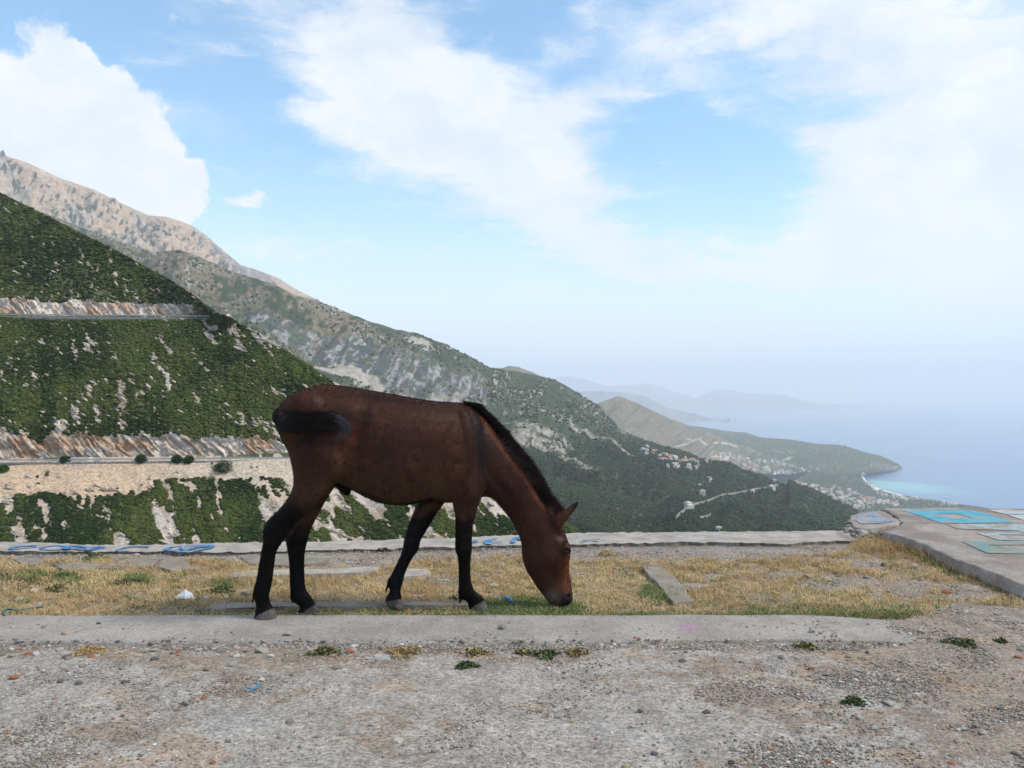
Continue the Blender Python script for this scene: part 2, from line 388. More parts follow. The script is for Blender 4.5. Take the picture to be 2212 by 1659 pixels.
def shrubs(G, S, px, py, n, gap, seed, lo=.35, hi=.95):
    m = ((S > 1.0) & (S < 2.0 if G is not GC2 else S < 1.62))[:, None] * (px > -420)
    p, r, c = pick(G, n, m * gap, seed)
    rg = np.random.default_rng(seed + 1)
    s = (lo + (hi - lo) * rg.random(n) ** 1.6) * (1 + .5 * sst(fbm(p[:, 0] / 10, p[:, 2] / 10, 0, 2, seed), 0, .6))
    scl = np.stack([s, s, s * rg.uniform(.55, .9, n)], 1)
    t = np.clip(.5 + 1.5 * fbm(p[:, 0] / 14, p[:, 2] / 10, 0, 3, seed + 5) + .28 * rg.normal(size=n), 0, 1)
    col = lerp((.018, .036, .008), (.078, .098, .024), t) * rg.uniform(.75, 1.25, n)[:, None]
    yel = (rg.random(n) < .05)[:, None]; col = np.where(yel, np.array((.13, .13, .045)), col)
    return p, scl, col
gA_ = 1.0 * (1 - .95 * sst(strata(GA2[..., 0], GA2[..., 2], .9, .22, 91, 3), .42, .50))
gB_ = 1 - sst(strata(GB2[..., 0], GB2[..., 2], .55, .16, 93, 4) + .35 * fbm(GB2[..., 0] / 14, GB2[..., 2] / 9, 0, 2, 96), .20, .28) * .98
gC_ = (1 - sst(strata(GC2[..., 0], GC2[..., 2], .42, .09, 95, 4) + .2 * fbm(GC2[..., 0] / 12, GC2[..., 2] / 8, 0, 2, 97) - .10 * sst(pyC, 1060, 1120), .02, .10) * .98)
top_sand = np.clip(seg_in(pxC, pyC, -300, 1022, 300, 1036, 42) + seg_in(pxC, pyC, 250, 1012, 1000, 1012, 26), 0, 1)
gC_ = 0
pc = [shrubs(GA2, SA, pxA, pyA, 23000, gA, 1, .28, .66), shrubs(GB2, SB, pxB, pyB, 32000, gB, 2, .2, .62), shrubs(GC2, SC_, pxC, pyC, 30000, gC ** 2, 3, .2, .58)]
pp = np.concatenate([a[0] for a in pc]); ps = np.concatenate([a[1] for a in pc]); pcx = np.concatenate([a[2] for a in pc])
tag(scatter_mesh('hillside_shrubs', BUSH, pp, ps, M_bush, pcx), 'dense dark green low shrubs covering the steep near hillside', 'shrubs', kind='stuff')

# bare rock shards that stick out between the shrubs, dipping with the strata
SH = []
for s_ in range(5):
    v, f = lumpy(ICO1, s_ + 40, .5, 1.5); v = v * np.array([1.0, .5, .28]); a_ = -.78; x_, z_ = v[:, 0] * math.cos(a_) - v[:, 2] * math.sin(a_), v[:, 0] * math.sin(a_) + v[:, 2] * math.cos(a_)
    SH.append((np.stack([x_, v[:, 1], z_], 1), f))
pl = []
for G_, S_, n_, w_ in ((GA2, SA, 420, .15 + sst(pyA, 560, 640)), (GB2, SB, 1000, .2 + (1 - gB) * 3.0), (GC2, SC_, 900, .15 + (1 - gC) * 1.0 * (pyC > 1045))):
    p_, r_, c_ = pick(G_, n_, w_ * ((S_ > 1.0) & (S_ < 2.05))[:, None] * (proj(G_)[0] > -400), 200 + n_); pl.append(p_)
p_ = np.concatenate(pl); n_ = len(p_); rg = np.random.default_rng(3); s_ = .25 + .9 * rg.random(n_) ** 2.2
tag(scatter_mesh('rock_outcrops', SH, p_ + np.array([0, -.1, .15]), np.stack([s_ * rg.uniform(.8, 2.0, n_), s_, s_], 1), M_hill, lerp((.26, .21, .165), (.48, .41, .34), rg.random(n_)), rot=rg.uniform(-.3, .3, n_), smooth=False),
    'pale limestone shards showing between the shrubs of the near hillside', 'rock outcrops', kind='stuff')

# --- roads, walls, guardrails on the terraces
def ribbon3(name, pts_a, pts_b, mat, parent=None, col=None):
    A, B = np.array(pts_a), np.array(pts_b); V = np.concatenate([A, B]); n = len(A); i = np.arange(n - 1)
    return npmesh(name, V, np.stack([i, i + 1, n + i + 1, n + i], 1), mat, parent=parent, col=col)
M_asph, nb, b = principled('asphalt', .9, .2)
pos = nb.node('ShaderNodeNewGeometry').outputs['Position']
nb.l.new(nb.mix(nb.noise(pos, 2.0, 4), (.10, .10, .10), (.16, .155, .15)), b.inputs['Base Color'])
M_wall, nb, b = principled('rubble_masonry', .9, .2)
pos = nb.node('ShaderNodeNewGeometry').outputs['Position']
vc = nb.voro(nb.mapping(pos, scale=(1, 1, 1.8)), 3.2, 'Color'); vd = nb.voro(nb.mapping(pos, scale=(1, 1, 1.8)), 3.2, 'Distance')
cw = nb.mix(nb.ss(nb.noise(vc, 3.0, 1), .35, .65), (.22, .21, .20), (.40, .38, .35))
nb.l.new(nb.mix(nb.ss(vd, .38, .55), cw, (.13, .12, .11)), b.inputs['Base Color'])
M_rail, nb, b = principled('galvanised_steel', .45, .5); b.inputs['Metallic'].default_value = .5
pos = nb.node('ShaderNodeNewGeometry').outputs['Position']
nb.l.new(nb.mix(nb.noise(pos, .6, 4), (.33, .37, .41), (.47, .52, .56)), b.inputs['Base Color'])

def road_set(xs, dfun, z, wall_h, depth, lab, wl, rl):
    d = dfun(xs); X = (xs - CX) / FPX * d
    o = np.stack([X, d, np.full_like(X, z)], 1); i_ = o + np.array([0, depth, 0]); i_[:, 0] *= (d + depth) / d
    tag(ribbon3('road', o + np.array([0, .3, .02]), i_ + np.array([0, .6, .02]), M_asph), kind='structure')
    zb = wall_h(xs)
    top = o + np.array([0, -.25, .12]); nsub = 8
    rows = [o + np.array([0, .45, .12])] + [top * 1.0]
    for k in range(1, nsub + 1):
        q = top.copy(); q[:, 2] = top[:, 2] - (zb + .6) * k / nsub; q[:, 1] -= .15 * k / nsub
        q[:, 1] += .10 * vn(q[:, 0] * 1.3, q[:, 2] * 1.6, 0, 5); rows.append(q)
    G = np.array(rows); w = npmesh('retaining_wall', G.reshape(-1, 3), grid_faces(len(rows), len(xs)), M_wall)
    tag(w, wl, 'wall')
    # guardrail: W-profile beam and posts every 4 m
    L_ = np.concatenate([[0], np.cumsum(np.linalg.norm(np.diff(o, axis=0), axis=1))])
    root = empty('guardrail', tuple(o[0] + np.array([0, .1, .1])), rl, 'guardrail')
    base = np.array(root.location)
    prof = np.array([(-.06, .45), (-.02, .50), (-.06, .56), (-.06, .62), (-.02, .68), (-.06, .75), (-.03, .76), (.0, .68), (-.03, .62), (-.03, .56), (.0, .50), (-.03, .44)])
    ln = o + np.array([0, .1, .12])
    G = np.array([ln + np.array([0, a, h]) for a, h in np.vstack([prof, prof[:1]])]) - base
    npmesh('beam', G.reshape(-1, 3), grid_faces(len(G), len(xs)), M_rail, parent=root, smooth=False)
    s = np.arange(1.5, L_[-1], 4.0)[:98]
    proto = None
    bx = np.array([[x, y, zz] for zz in (0, .78) for x, y in ((-.06, 0), (.06, 0), (.06, .12), (-.06, .12))], float)
    bf = np.array([[0, 1, 2, 3], [4, 5, 6, 7], [0, 1, 5, 4], [1, 2, 6, 5], [2, 3, 7, 6], [3, 0, 4, 7]])
    for q in s:
        p = np.array([np.interp(q, L_, ln[:, k]) for k in range(3)]) - base
        if proto is None: ob = proto = npmesh('post', bx, bf, M_rail, smooth=False)
        else: ob = proto.copy(); COL.objects.link(ob)
        ob.location = p; ob.parent = root
xu = np.linspace(-400, 490, 120); xl = np.linspace(-400, 958, 200)
wbu = L([(-400, 1.4), (0, 1.3), (60, 1.9), (300, 2.3), (505, 1.6)]); wbl = L([(-400, 2.6), (0, 2.5), (100, 1.8), (440, 1.9), (620, 1.5), (960, 1.2)])
road_set(xu, dU, ZU, wbu, 6.6, None, 'grey stone retaining wall under the upper mountain road', 'long steel guardrail along the upper mountain road')
road_set(xl, D0, ZL, wbl, 7.4, None, 'grey stone retaining wall under the lower mountain road', 'long steel guardrail along the lower mountain road')

# the few bushes that stand free beside the lower road's wall
def leafy(name, loc, r, n, col, mat, parent=None, flat=.8, seed=0, leaf=.12):
    rg = np.random.default_rng(seed); p = rg.normal(size=(n, 3)); p /= np.linalg.norm(p, axis=1, keepdims=True)
    rr = r * rg.uniform(.45, 1.0, n) * (1 + .3 * fbm(p[:, 0] * 1.5, p[:, 1] * 1.5, p[:, 2] * 1.5 + seed, 2, seed))
    q = p * rr[:, None]; q[:, 2] = q[:, 2] * flat + r * flat * .75
    a = rg.normal(size=(n, 3)); a /= np.linalg.norm(a, axis=1, keepdims=True); bb = np.cross(a, rg.normal(size=(n, 3))); bb /= np.linalg.norm(bb, axis=1, keepdims=True)
    s = leaf * rg.uniform(.6, 1.3, n)[:, None]
    V = np.stack([q - a * s, q + bb * s * .6, q + a * s, q - bb * s * .6], 1)
    c = np.array(col) * rg.uniform(.6, 1.5, n)[:, None]
    o = npmesh(name, V.reshape(-1, 3), np.arange(n * 4).reshape(-1, 4), mat, np.repeat(c, 4, 0), parent=parent)
    o.location = loc; return o
M_leaf = mat_attr('leaf_green', 8.0, .3, .7, .2)
M_stem, nb, b = principled('woody_stem', .9, .1); b.inputs['Base Color'].default_value = (.09, .06, .04, 1)
FREE = [(141, 993, 1.25, 'small round dark bush below the guardrail at the far left'), (305, 992, 1.5, 'upright dark bush standing alone in front of the lower guardrail'),
        (383, 992, 1.5, 'left half of a pair of dark bushes below the lower guardrail'), (408, 993, 1.35, 'right half of a pair of dark bushes below the lower guardrail'),
        (482, 1010, 2.3, 'large spreading dark bush on the pale scree under the wall'), (8, 1012, 1.2, 'light green bush at the left edge below the wall')]
for i, (x, y, r, lab) in enumerate(FREE):
    d = float(dC(np.array(float(x)), np.array(float(y) + 6))) - .5
    loc = P(x, y + r * 6, d=d)
    ro = empty('bush', tuple(loc), lab, 'bush', 'bushes standing free below the lower road')
    cc = (.05, .10, .025) if i == 5 else (.026, .05, .016)
    leafy('foliage', (0, 0, 0), r, 2600, cc, M_leaf, ro, .85, i + 3, .15)
    V = [];
    t = np.linspace(0, 2 * math.pi, 7)[:-1]; ring = np.stack([np.cos(t), np.sin(t), 0 * t], 1)
    V = np.concatenate([ring * .10 + [0, 0, -.5], ring * .07 + [.05, 0, .4], ring * .03 + [0, .05, r]])
    fs = [[k * 6 + j, k * 6 + (j + 1) % 6, k * 6 + 6 + (j + 1) % 6, k * 6 + 6 + j] for k in range(2) for j in range(6)]
    npmesh('stem', V, np.array(fs), M_stem, parent=ro)

# --- middle mountain (M2), 1 to 3 km
skyM2 = L([(-700, 330), (0, 425), (140, 478), (250, 520), (330, 545), (390, 539), (440, 560), (500, 588), (560, 604), (640, 638), (720, 662), (790, 692), (850, 711), (900, 720),
           (960, 743), (1010, 768), (1060, 795), (1110, 802), (1170, 813), (1200, 822), (1229, 839), (1292, 878), (1333, 922), (1371, 943), (1420, 961), (1470, 977), (1510, 988),
           (1561, 1001), (1624, 1020), (1665, 1040), (1707, 1045), (1761, 1063), (1802, 1084), (1835, 1104), (1900, 1150), (2000, 1220), (2300, 1400)])
dM2s = L([(-700, 2600), (0, 2500), (400, 2300), (700, 2500), (1000, 2900), (1200, 3300), (1350, 3000), (1500, 2500), (1700, 2300), (1840, 2250), (2300, 2100)])
fM2 = L([(-700, 900), (500, 900), (900, 700), (1255, 620), (1830, 1000), (2300, 900)])
def m2s(x): return skyM2(x), dM2s(x)
def m2b(x):
    py, d = m2s(x); z = CAM_H + (HY - py) / FPX * d - 250; return pyz(z, d + 500), d + 500
def m2m(x):
    t = .5; py = skyM2(x) * .42 + 1160 * .58; py = np.where(skyM2(x) > 1120, skyM2(x) + 25, py); return py, dM2s(x) * .42 + fM2(x) * .58 + 60
def m2f(x): return np.maximum(1165., skyM2(x) + 50), fM2(x)
def m2g(x): return np.maximum(1400., skyM2(x) + 120), 260. + 0 * x
xs2 = np.linspace(-500, 2250, 1250)
G2, S2 = loft('M2', xs2, [m2b, m2s, m2m, m2f, m2g], [10, 190, 230, 20])
px2, py2 = proj(G2); n2 = normals(G2)
X, Y, Z = G2[..., 0], G2[..., 1], G2[..., 2]
fade = np.clip((S2 - 1) * 10, 0.25, 1)[:, None]; fade[S2 < 1] = .25
cl = np.clip(seg_in(px2, py2, 560, 690, 700, 760, 26) + seg_in(px2, py2, 640, 735, 860, 790, 42) + seg_in(px2, py2, 790, 790, 1010, 850, 52) + seg_in(px2, py2, 900, 830, 1010, 890, 50), 0, 1)
gul = ridged(px2 / 95 + py2 / 260, py2 / 420 - px2 / 900, 0, 4, 11)
D = 55 * (gul - .6) + 18 * fbm(X / 120, Z / 90, Y / 200, 5, 12) + 7 * fbm(X / 28, Z / 24, Y / 40, 3, 14)
D += cl * (24 * ridged(X / 26, Z / 110, 0, 4, 15) - 14)
G2 = G2 + n2 * (D * fade * np.clip(Y / 2200, .25, 1))[..., None]
X, Y, Z = G2[..., 0], G2[..., 1], G2[..., 2]
f1 = fbm(px2 / 60, py2 / 34, 0, 5, 61); f2 = fbm(px2 / 12, py2 / 8, 0, 4, 62); f3 = fbm(px2 / 3.2, py2 / 2.6, 0, 2, 63)
high = sst(py2 - skyM2(px2) + 30 * f1, 130, 40) * sst(px2, 950, 700)
c = lerp((.036, .052, .024), (.075, .086, .042), sst(f1 + .6 * f2, -.3, .4))
c = lerp(c, (.22, .17, .115), high * sst(f1 + f2 * .8, -.45, .1) * .85)
c = lerp(c, (.030, .045, .020), high * sst(f1 * .8 + f2, .14, .24) * .9)
low = sst(py2 + .12 * px2 + 40 * f1, 1080, 1140)
c = lerp(c, (.018, .030, .015), low * .9)
c = lerp(c, (.065, .085, .036), low * sst(fbm(px2 / 45 + py2 / 30, py2 / 22, 0, 3, 66), .05, .4) * .8)
rk = sst(f2 * .7 + f3 * .6 + f1 * .45, .34, .46) * (1 - low * .85)
c = lerp(c, (.36, .34, .31), rk * .85)
cr = lerp((.075, .08, .085), (.30, .29, .28), sst(ridged(X / 14, Z / 60, 0, 3, 71) + .3 * f3, .55, .8))
cr = lerp(cr, (.30, .19, .12), sst(fbm(px2 / 18, py2 / 30, 0, 3, 73), .2, .5) * .6)
cr = lerp(cr, (.05, .07, .035), sst(f2 + .4 * f3, .0, .15) * .85)
c = lerp(c, cr, cl)
def tri_patch(cx, cy, rx, ry, sl): return 1 - sst(np.hypot((px2 - cx) / rx, (py2 - cy - sl * (px2 - cx)) / ry) + .35 * f2 + .2 * f3, .8, 1.05)
scree = np.clip(tri_patch(715, 808, 46, 8, .42) + tri_patch(760, 818, 50, 14, .42) + tri_patch(805, 834, 34, 14, .45) + tri_patch(905, 742, 26, 11, .3) + tri_patch(860, 868, 60, 8, .3), 0, 1)
c = lerp(c, (.38, .34, .29), scree * .9)
pale = np.clip(tri_patch(1125, 945, 40, 22, .2) + tri_patch(1185, 968, 50, 14, .33) + tri_patch(1165, 935, 80, 8, .45) + tri_patch(1290, 955, 80, 9, .5) + tri_patch(1345, 930, 22, 14, .4)
               + .8 * tri_patch(1230, 1000, 70, 12, .45) + .7 * tri_patch(960, 870, 40, 18, .3), 0, 1)
c = lerp(c, (.35, .31, .255), pale * sst(f2 + f3, -.5, .1) * .9)
sh = tri_patch(1400, 930, 1, 1, 0) * 0
M_mtn = mat_attr('mountain_ground', .05, .3, bstr=.9, bdist=6.0, bscale=.06, detail=6)
tag(npmesh('mountain', G2.reshape(-1, 3), grid_faces(*G2.shape[:2]), M_mtn, c.reshape(-1, 3)), kind='structure')
cliff_mask = cl

# trees of the far slopes
TREE = [lumpy(ICO1, s, .5, 1.6) for s in range(5)]
dense = np.clip(low * 1.0 + .45 * sst(f1 + f2, .0, .25) * (1 - .6 * high) + .015, 0, 1) * (1 - pale * .93) * (1 - cl * .96) * (1 - scree) * (S2 > 1)[:, None] * (S2 < 3)[:, None] * (px2 > 350)
w = dense / np.maximum(Y, 300) ** 1.3
nT = 42000; p, r, cI = pick(G2, nT, w, 77); rg = np.random.default_rng(5)
s = rg.uniform(1.6, 3.6, nT) * np.clip(p[:, 1] / 1500, .6, 1.4)
scl = np.stack([s, s, s * rg.uniform(.8, 1.6, nT)], 1)
tcol = lerp((.011, .021, .010), (.034, .050, .018), np.clip(.45 + fbm(p[:, 0] / 90, p[:, 1] / 120, 0, 3, 8) + .2 * rg.normal(size=nT), 0, 1))
tag(scatter_mesh('mountain_woodland', TREE, p + np.array([0, 0, .5]), scl, M_bush, tcol, smooth=True), 'dark woodland and scrub on the middle mountain slopes', 'woodland', kind='stuff')

# --- high bare mountain (M1), about 4.5 km
skyM1 = L([(-700, 90), (-300, 220), (0, 332), (60, 352), (130, 385), (200, 408), (260, 438), (320, 465), (360, 468), (390, 478), (420, 490), (450, 512), (470, 531), (520, 572), (560, 585), (600, 600), (640, 625), (700, 655), (790, 720), (900, 800)])
dM1 = lambda x: 4600 + x * 1.2
xs1 = np.linspace(-250, 850, 560)
G1, S1 = loft('M1', xs1, [lambda x: (skyM1(x) + 70, dM1(x) + 900), lambda x: (skyM1(x), dM1(x)), lambda x: (skyM1(x) + 260, dM1(x) - 1500)], [8, 230])
px1, py1 = proj(G1); n1 = normals(G1); X, Y, Z = G1[..., 0], G1[..., 1], G1[..., 2]
fd = np.where(S1 < 1, .02, np.clip((S1 - 1) * 12, .02, 1))[:, None]
rg1 = ridged(px1 / 70 - py1 / 60, (px1 + py1) / 240, 0, 4, 31)
G1 = G1 + n1 * ((130 * (rg1 - .6) + 30 * fbm(px1 / 22, py1 / 22, 0, 4, 32)) * fd)[..., None]
f1 = fbm(px1 / 45 - py1 / 40, (px1 + py1) / 90, 0, 5, 34); f2 = fbm(px1 / 8 - py1 / 10, (px1 + py1) / 11, 0, 4, 35); f3 = fbm(px1 / 2.6, py1 / 2.6, 0, 2, 36)
c = lerp((.40, .29, .20), (.30, .25, .22), sst(f1, -.2, .3))
c = lerp(c, (.40, .29, .17), sst(f1 + .5 * f2, .15, .5) * .6)
dk = sst(py1 - skyM1(px1) - 30 + 30 * f1, 0, 90)
c = lerp(c, (.12, .125, .10), dk * sst(f2 + .5 * f1, -.25, .15) * .7)
c = lerp(c, (.035, .05, .04), sst(f2 + .35 * f1 + .25 * f3, .14, .20) * (.95) * sst(py1 - skyM1(px1), 6, 22))
c = lerp(c, (.42, .41, .40), sst(f2 * -.6 + f3 * .6, .25, .42) * .7)
east = seg_in(px1, py1, 455, 520, 560, 600, 34); c = lerp(c, (.16, .175, .19), east * sst(f2, -.3, .2) * .7)
tag(npmesh('mountain_summit', G1.reshape(-1, 3), grid_faces(*G1.shape[:2]), M_mtn, c.reshape(-1, 3)), kind='structure')

# --- brown hill behind the villages (M3)
skyM3 = L([(1050, 793), (1085, 795), (1100, 790), (1120, 792), (1150, 804), (1210, 830), (1250, 852), (1290, 872), (1310, 864), (1331, 857), (1345, 858), (1387, 876), (1445, 903), (1503, 925), (1541, 938), (1582, 955), (1611, 964), (1650, 980), (1700, 1002), (1745, 1024), (1800, 1060)])
dM3 = L([(1050, 4600), (1290, 5200), (1500, 5600), (1611, 6000), (1700, 6500), (1745, 6100), (1900, 5500)])
xs3 = np.linspace(1050, 1760, 420)
G3, S3 = loft('M3', xs3, [lambda x: (skyM3(x) + 50, dM3(x) + 900), lambda x: (skyM3(x), dM3(x)), lambda x: (lambda py, zs: (py, np.maximum(dM3(x) * .80, (CAM_H - zs + 18) * FPX / (py - HY))))(np.maximum(skyM3(x) + 6, 1012. + (x - 1300) * .03), CAM_H + (HY - skyM3(x)) / FPX * dM3(x))], [8, 170])
px3, py3 = proj(G3); n3 = normals(G3); X, Y, Z = G3[..., 0], G3[..., 1], G3[..., 2]
fd = np.where(S3 < 1, .1, np.clip((S3 - 1) * 12, .1, 1))[:, None]
G3 = G3 + n3 * ((60 * (ridged(px3 / 48 + py3 / 50, py3 / 160, 0, 3, 41) - .6) + 14 * fbm(px3 / 12, py3 / 10, 0, 4, 42)) * fd)[..., None]
f1 = fbm(px3 / 40, py3 / 20, 0, 4, 44); f2 = fbm(px3 / 7, py3 / 5, 0, 3, 45)
c = lerp((.20, .17, .125), (.15, .14, .11), sst(f1 + .4 * f2, -.2, .3))
gr = np.maximum(sst(py3 - .28 * (px3 - 1331) + 16 * f1, 925, 975), sst(px3 + 30 * f1, 1565, 1625))
c = lerp(c, (.07, .09, .05), gr * sst(f2 + f1, -.6, 0) * .9)
c = lerp(c, (.42, .37, .30), seg_in(px3, py3, 1484, 948, 1545, 957, 2.6) + seg_in(px3, py3, 1545, 957, 1592, 963, 2.4) + seg_in(px3, py3, 1461, 962, 1500, 955, 2.2) + seg_in(px3, py3, 1310, 862, 1345, 860, 0.1))
c = lerp(c, (.50, .40, .32), np.clip(seg_in(px3, py3, 1530, 985, 1570, 990, 5) * sst(f2, -.3, .1), 0, 1))
tag(npmesh('hill', G3.reshape(-1, 3), grid_faces(*G3.shape[:2]), M_mtn, c.reshape(-1, 3)), kind='structure')

# --- coastal shelf and headland (M4) down to the sea
SEA = -700.0
skyM4 = [(1480, 918, -470), (1516, 922, -480), (1578, 932, -485), (1611, 934, -485), (1644, 945, -500), (1707, 949, -500), (1769, 959, -520), (1810, 960, -525), (1835, 966, -540), (1873, 978, -575),
         (1902, 984, -590), (1931, 997, -630), (1946, 1006, -675), (1950, 1013, -700)]
shore = [(1950, 1013.5), (1945, 1016), (1906, 1019), (1885, 1023), (1866, 1028), (1868, 1034), (1873, 1042), (1893, 1053), (1918, 1061), (1947, 1069), (1985, 1075), (2018, 1080), (2060, 1087), (2106, 1093), (2200, 1108), (2300, 1125)]
sh_pts = np.array([P(x, y, z=SEA) for x, y in shore])
sk_pts = np.array([P(x, y, z=z) for x, y, z in skyM4])
# outline from the far end of the skyline round the tip and along the shore; inner line lies inland
def resample(A, n):
    s = np.concatenate([[0], np.cumsum(np.linalg.norm(np.diff(A, axis=0), axis=1))]); t = np.linspace(0, s[-1], n)
    return np.stack([np.interp(t, s, A[:, k]) for k in range(3)], 1)
us = np.linspace(0, 1, 900)
sk = resample(sk_pts, 400); shr = resample(sh_pts, 500)
outer = np.concatenate([sk, shr])
inner_px = np.concatenate([np.interp(np.linspace(0, 1, 400), [0, .4, .8, 1], [1480, 1560, 1700, 1745]), np.interp(np.linspace(0, 1, 500), [0, .25, .6, 1], [1745, 1700, 1740, 1800])])
inner_py = np.concatenate([np.interp(np.linspace(0, 1, 400), [0, .4, .8, 1], [985, 1000, 1012, 1020]), np.interp(np.linspace(0, 1, 500), [0, .25, .6, 1], [1020, 1050, 1090, 1180])])
inner_z = np.concatenate([np.interp(np.linspace(0, 1, 400), [0, .5, 1], [-520, -560, -590]), np.interp(np.linspace(0, 1, 500), [0, .25, .6, 1], [-590, -560, -500, -420])])
inner = np.array([P(a, b_, z=c_) for a, b_, c_ in zip(inner_px, inner_py, inner_z)])
T = np.linspace(0, 1, 260)[:, None, None]
G4 = outer[None] * (1 - T) + inner[None] * T
# profile: beach and cliffs at the rim
issh = np.concatenate([np.zeros(400), np.ones(500)])[None]
Tt = T[..., 0]
zl = outer[None, :, 2] + (inner[None, :, 2] - outer[None, :, 2]) * (issh * Tt ** 1.15 + (1 - issh) * Tt)
G4[..., 2] = zl
px4, py4 = proj(G4); X, Y = G4[..., 0], G4[..., 1]
amp = np.clip(Tt * 5, 0, 1) * np.clip((1 - issh) * .6 + .6, 0, 1)
G4[..., 2] += amp * (22 * (ridged(X / 420, Y / 420, 0, 4, 81) - .55) + 8 * fbm(X / 90, Y / 90, 0, 3, 82)) * np.clip((G4[..., 2] - SEA) / 60, .05, 1)
skirt = outer.copy(); skirt[:400] += np.array([60, 500, -140]); skirt[:, 2] = np.minimum(skirt[:, 2], outer[:, 2] - 3); skirt[400:, 2] = SEA - .9
G4 = np.concatenate([skirt[None], G4]); px4 = np.concatenate([px4[:1], px4]); py4 = np.concatenate([py4[:1], py4])
X, Y, Z = G4[..., 0], G4[..., 1], G4[..., 2]
f1 = fbm(px4 / 34, py4 / 12, 0, 4, 84); f2 = fbm(px4 / 6, py4 / 3, 0, 3, 85)
c = lerp((.050, .072, .034), (.085, .105, .048), sst(f1 + .4 * f2, -.3, .3))
c = lerp(c, (.15, .13, .08), sst(f1 * .6 + f2, .2, .4) * .5)
for (x0, y0, x1, y1, w_) in [(1682, 978, 1694, 979, 3.5), (1700, 975, 1720, 977, 2.6), (1690, 995, 1712, 989, 2.4), (1618, 984, 1672, 995, 6), (1540, 983, 1590, 993, 5), (1650, 1018, 1680, 1028, 4), (1560, 988, 1640, 1000, 3), (1830, 1095, 1860, 1110, 5)]:
    c = lerp(c, (.42, .35, .28), seg_in(px4, py4, x0, y0, x1, y1, w_) * sst(f2, -.5, .1))
hd = np.clip(seg_in(px4, py4, 1880, 1004, 1945, 1012, 7), 0, 1); c = lerp(c, (.24, .21, .18), hd * sst(f2, -.3, .1) * .8)
beach = 1 - sst(seg_d(px4, py4, 1866, 1028, 1893, 1053) - 0, 6, 8) + 1 - sst(seg_d(px4, py4, 1893, 1053, 1947, 1069), 2.6, 3.8)
c = lerp(c, (.70, .66, .60), np.clip(beach, 0, 1) * (np.concatenate([[0], T[:, 0, 0]]) < .5)[:, None])
tag(npmesh('coastal_land', G4.reshape(-1, 3), grid_faces(*G4.shape[:2]), M_mtn, c.reshape(-1, 3)), kind='structure')
dense4 = sst(f1 + f2, -.5, .2) * (np.arange(len(G4)) > 8)[:, None] * (1 - np.clip(beach, 0, 1))
nT = 16000; p, r, cI = pick(G4, nT, dense4 * (px4 < 2200), 78)
s = rg.uniform(3, 7, nT); scl = np.stack([s * 1.3, s * 1.3, s * .9], 1)
tcol = lerp((.026, .044, .022), (.06, .08, .036), np.clip(.45 + fbm(p[:, 0] / 300, p[:, 1] / 300, 0, 3, 8) + .2 * rg.normal(size=nT), 0, 1))
tag(scatter_mesh('coastal_woodland', TREE, p, scl, M_bush, tcol), 'olive groves and low woods on the coastal shelf', 'woodland', kind='stuff')

# --- far ranges in the haze
def range_mesh(name, pts, d0, d1, seed, zfoot=SEA - .5):
    a = np.array(pts, float); xs = np.linspace(a[0, 0], a[-1, 0], 260); py = np.interp(xs, a[:, 0], a[:, 1]) + .8 * fbm(xs / 14., 0, 0, 4, seed)
    G, S = loft(name, xs, [lambda x: (py + 12, d1 + 2500), lambda x: (py, d1 + 0 * x), lambda x: (np.maximum(pyz(zfoot, d0), py + .5), d0 + 0 * x)], [6, 60])
    n = normals(G); px, pyy = proj(G)
    fd = np.clip(np.minimum((S - 1) * 8, (2 - S) * 8), 0, 1)[:, None]
    G = G + n * ((d1 * .012) * (ridged(px / 40 + pyy / 30, pyy / 50, 0, 4, seed + 3) - .6) * fd)[..., None]
    c = lerp((.10, .11, .09), (.19, .17, .15), sst(fbm(px / 30, pyy / 12, 0, 4, seed + 5), -.3, .3))
    tag(npmesh(name, G.reshape(-1, 3), grid_faces(*G.shape[:2]), M_mtn, c.reshape(-1, 3)), kind='structure')
range_mesh('distant_mountains', [(1000, 880), (1120, 850), (1170, 822), (1205, 814), (1229, 812), (1271, 822), (1312, 834), (1354, 835), (1395, 827), (1437, 839), (1478, 853), (1499, 860), (1520, 853), (1549, 841), (1586, 844),
                                 (1615, 851), (1665, 851), (1707, 858), (1740, 868), (1769, 874), (1848, 877.6), (1870, 879)], 34000, 38000, 3)
range_mesh('distant_coast', [(1180, 880), (1220, 853), (1263, 845), (1312, 845), (1362, 850), (1395, 856), (1420, 871), (1445, 883), (1478, 889), (1520, 900), (1574, 909), (1590, 911)], 19600, 20500, 13)

# --- sea
M_sea, nb, b = principled('sea_water', .22, .5)
b.inputs['IOR'].default_value = 1.33
pos = nb.node('ShaderNodeNewGeometry').outputs['Position']
pb = P(1915, 1048, z=SEA); pb2 = P(1880, 1036, z=SEA)
def sp(c, rx, ry, ang):
    m = nb.mapping(nb.vmath('ADD', pos, nb.vmath('MULTIPLY', nb.vmath('SUBTRACT', nb.noise(pos, .004, 3, col=True), (.5, .5, .5)), (260, 260, 0))), (c[0], c[1], SEA), (0, 0, ang), (rx, ry, 500), 'TEXTURE')
    g = nb.node('ShaderNodeTexGradient', gradient_type='SPHERICAL'); nb.l.new(m, g.inputs[0]); return g.outputs['Fac']
sh1 = nb.ss(sp(pb, 520, 900, .5), .1, .8)
deep = nb.mix(nb.noise(nb.mapping(pos, scale=(1, .35, 1)), .0006, 5, .6), (.03, .14, .30), (.045, .18, .36))
nb.l.new(nb.mix(sh1, deep, (.10, .42, .44)), b.inputs['Base Color'])
bump(nb, b, nb.noise(pos, .05, 5, .6), .25, 3.0)
yy = np.array([-52000, -5000, 3000, 5000, 8000, 15000, 30000, 54000.]); xx = np.linspace(-52000, 52000, 24)
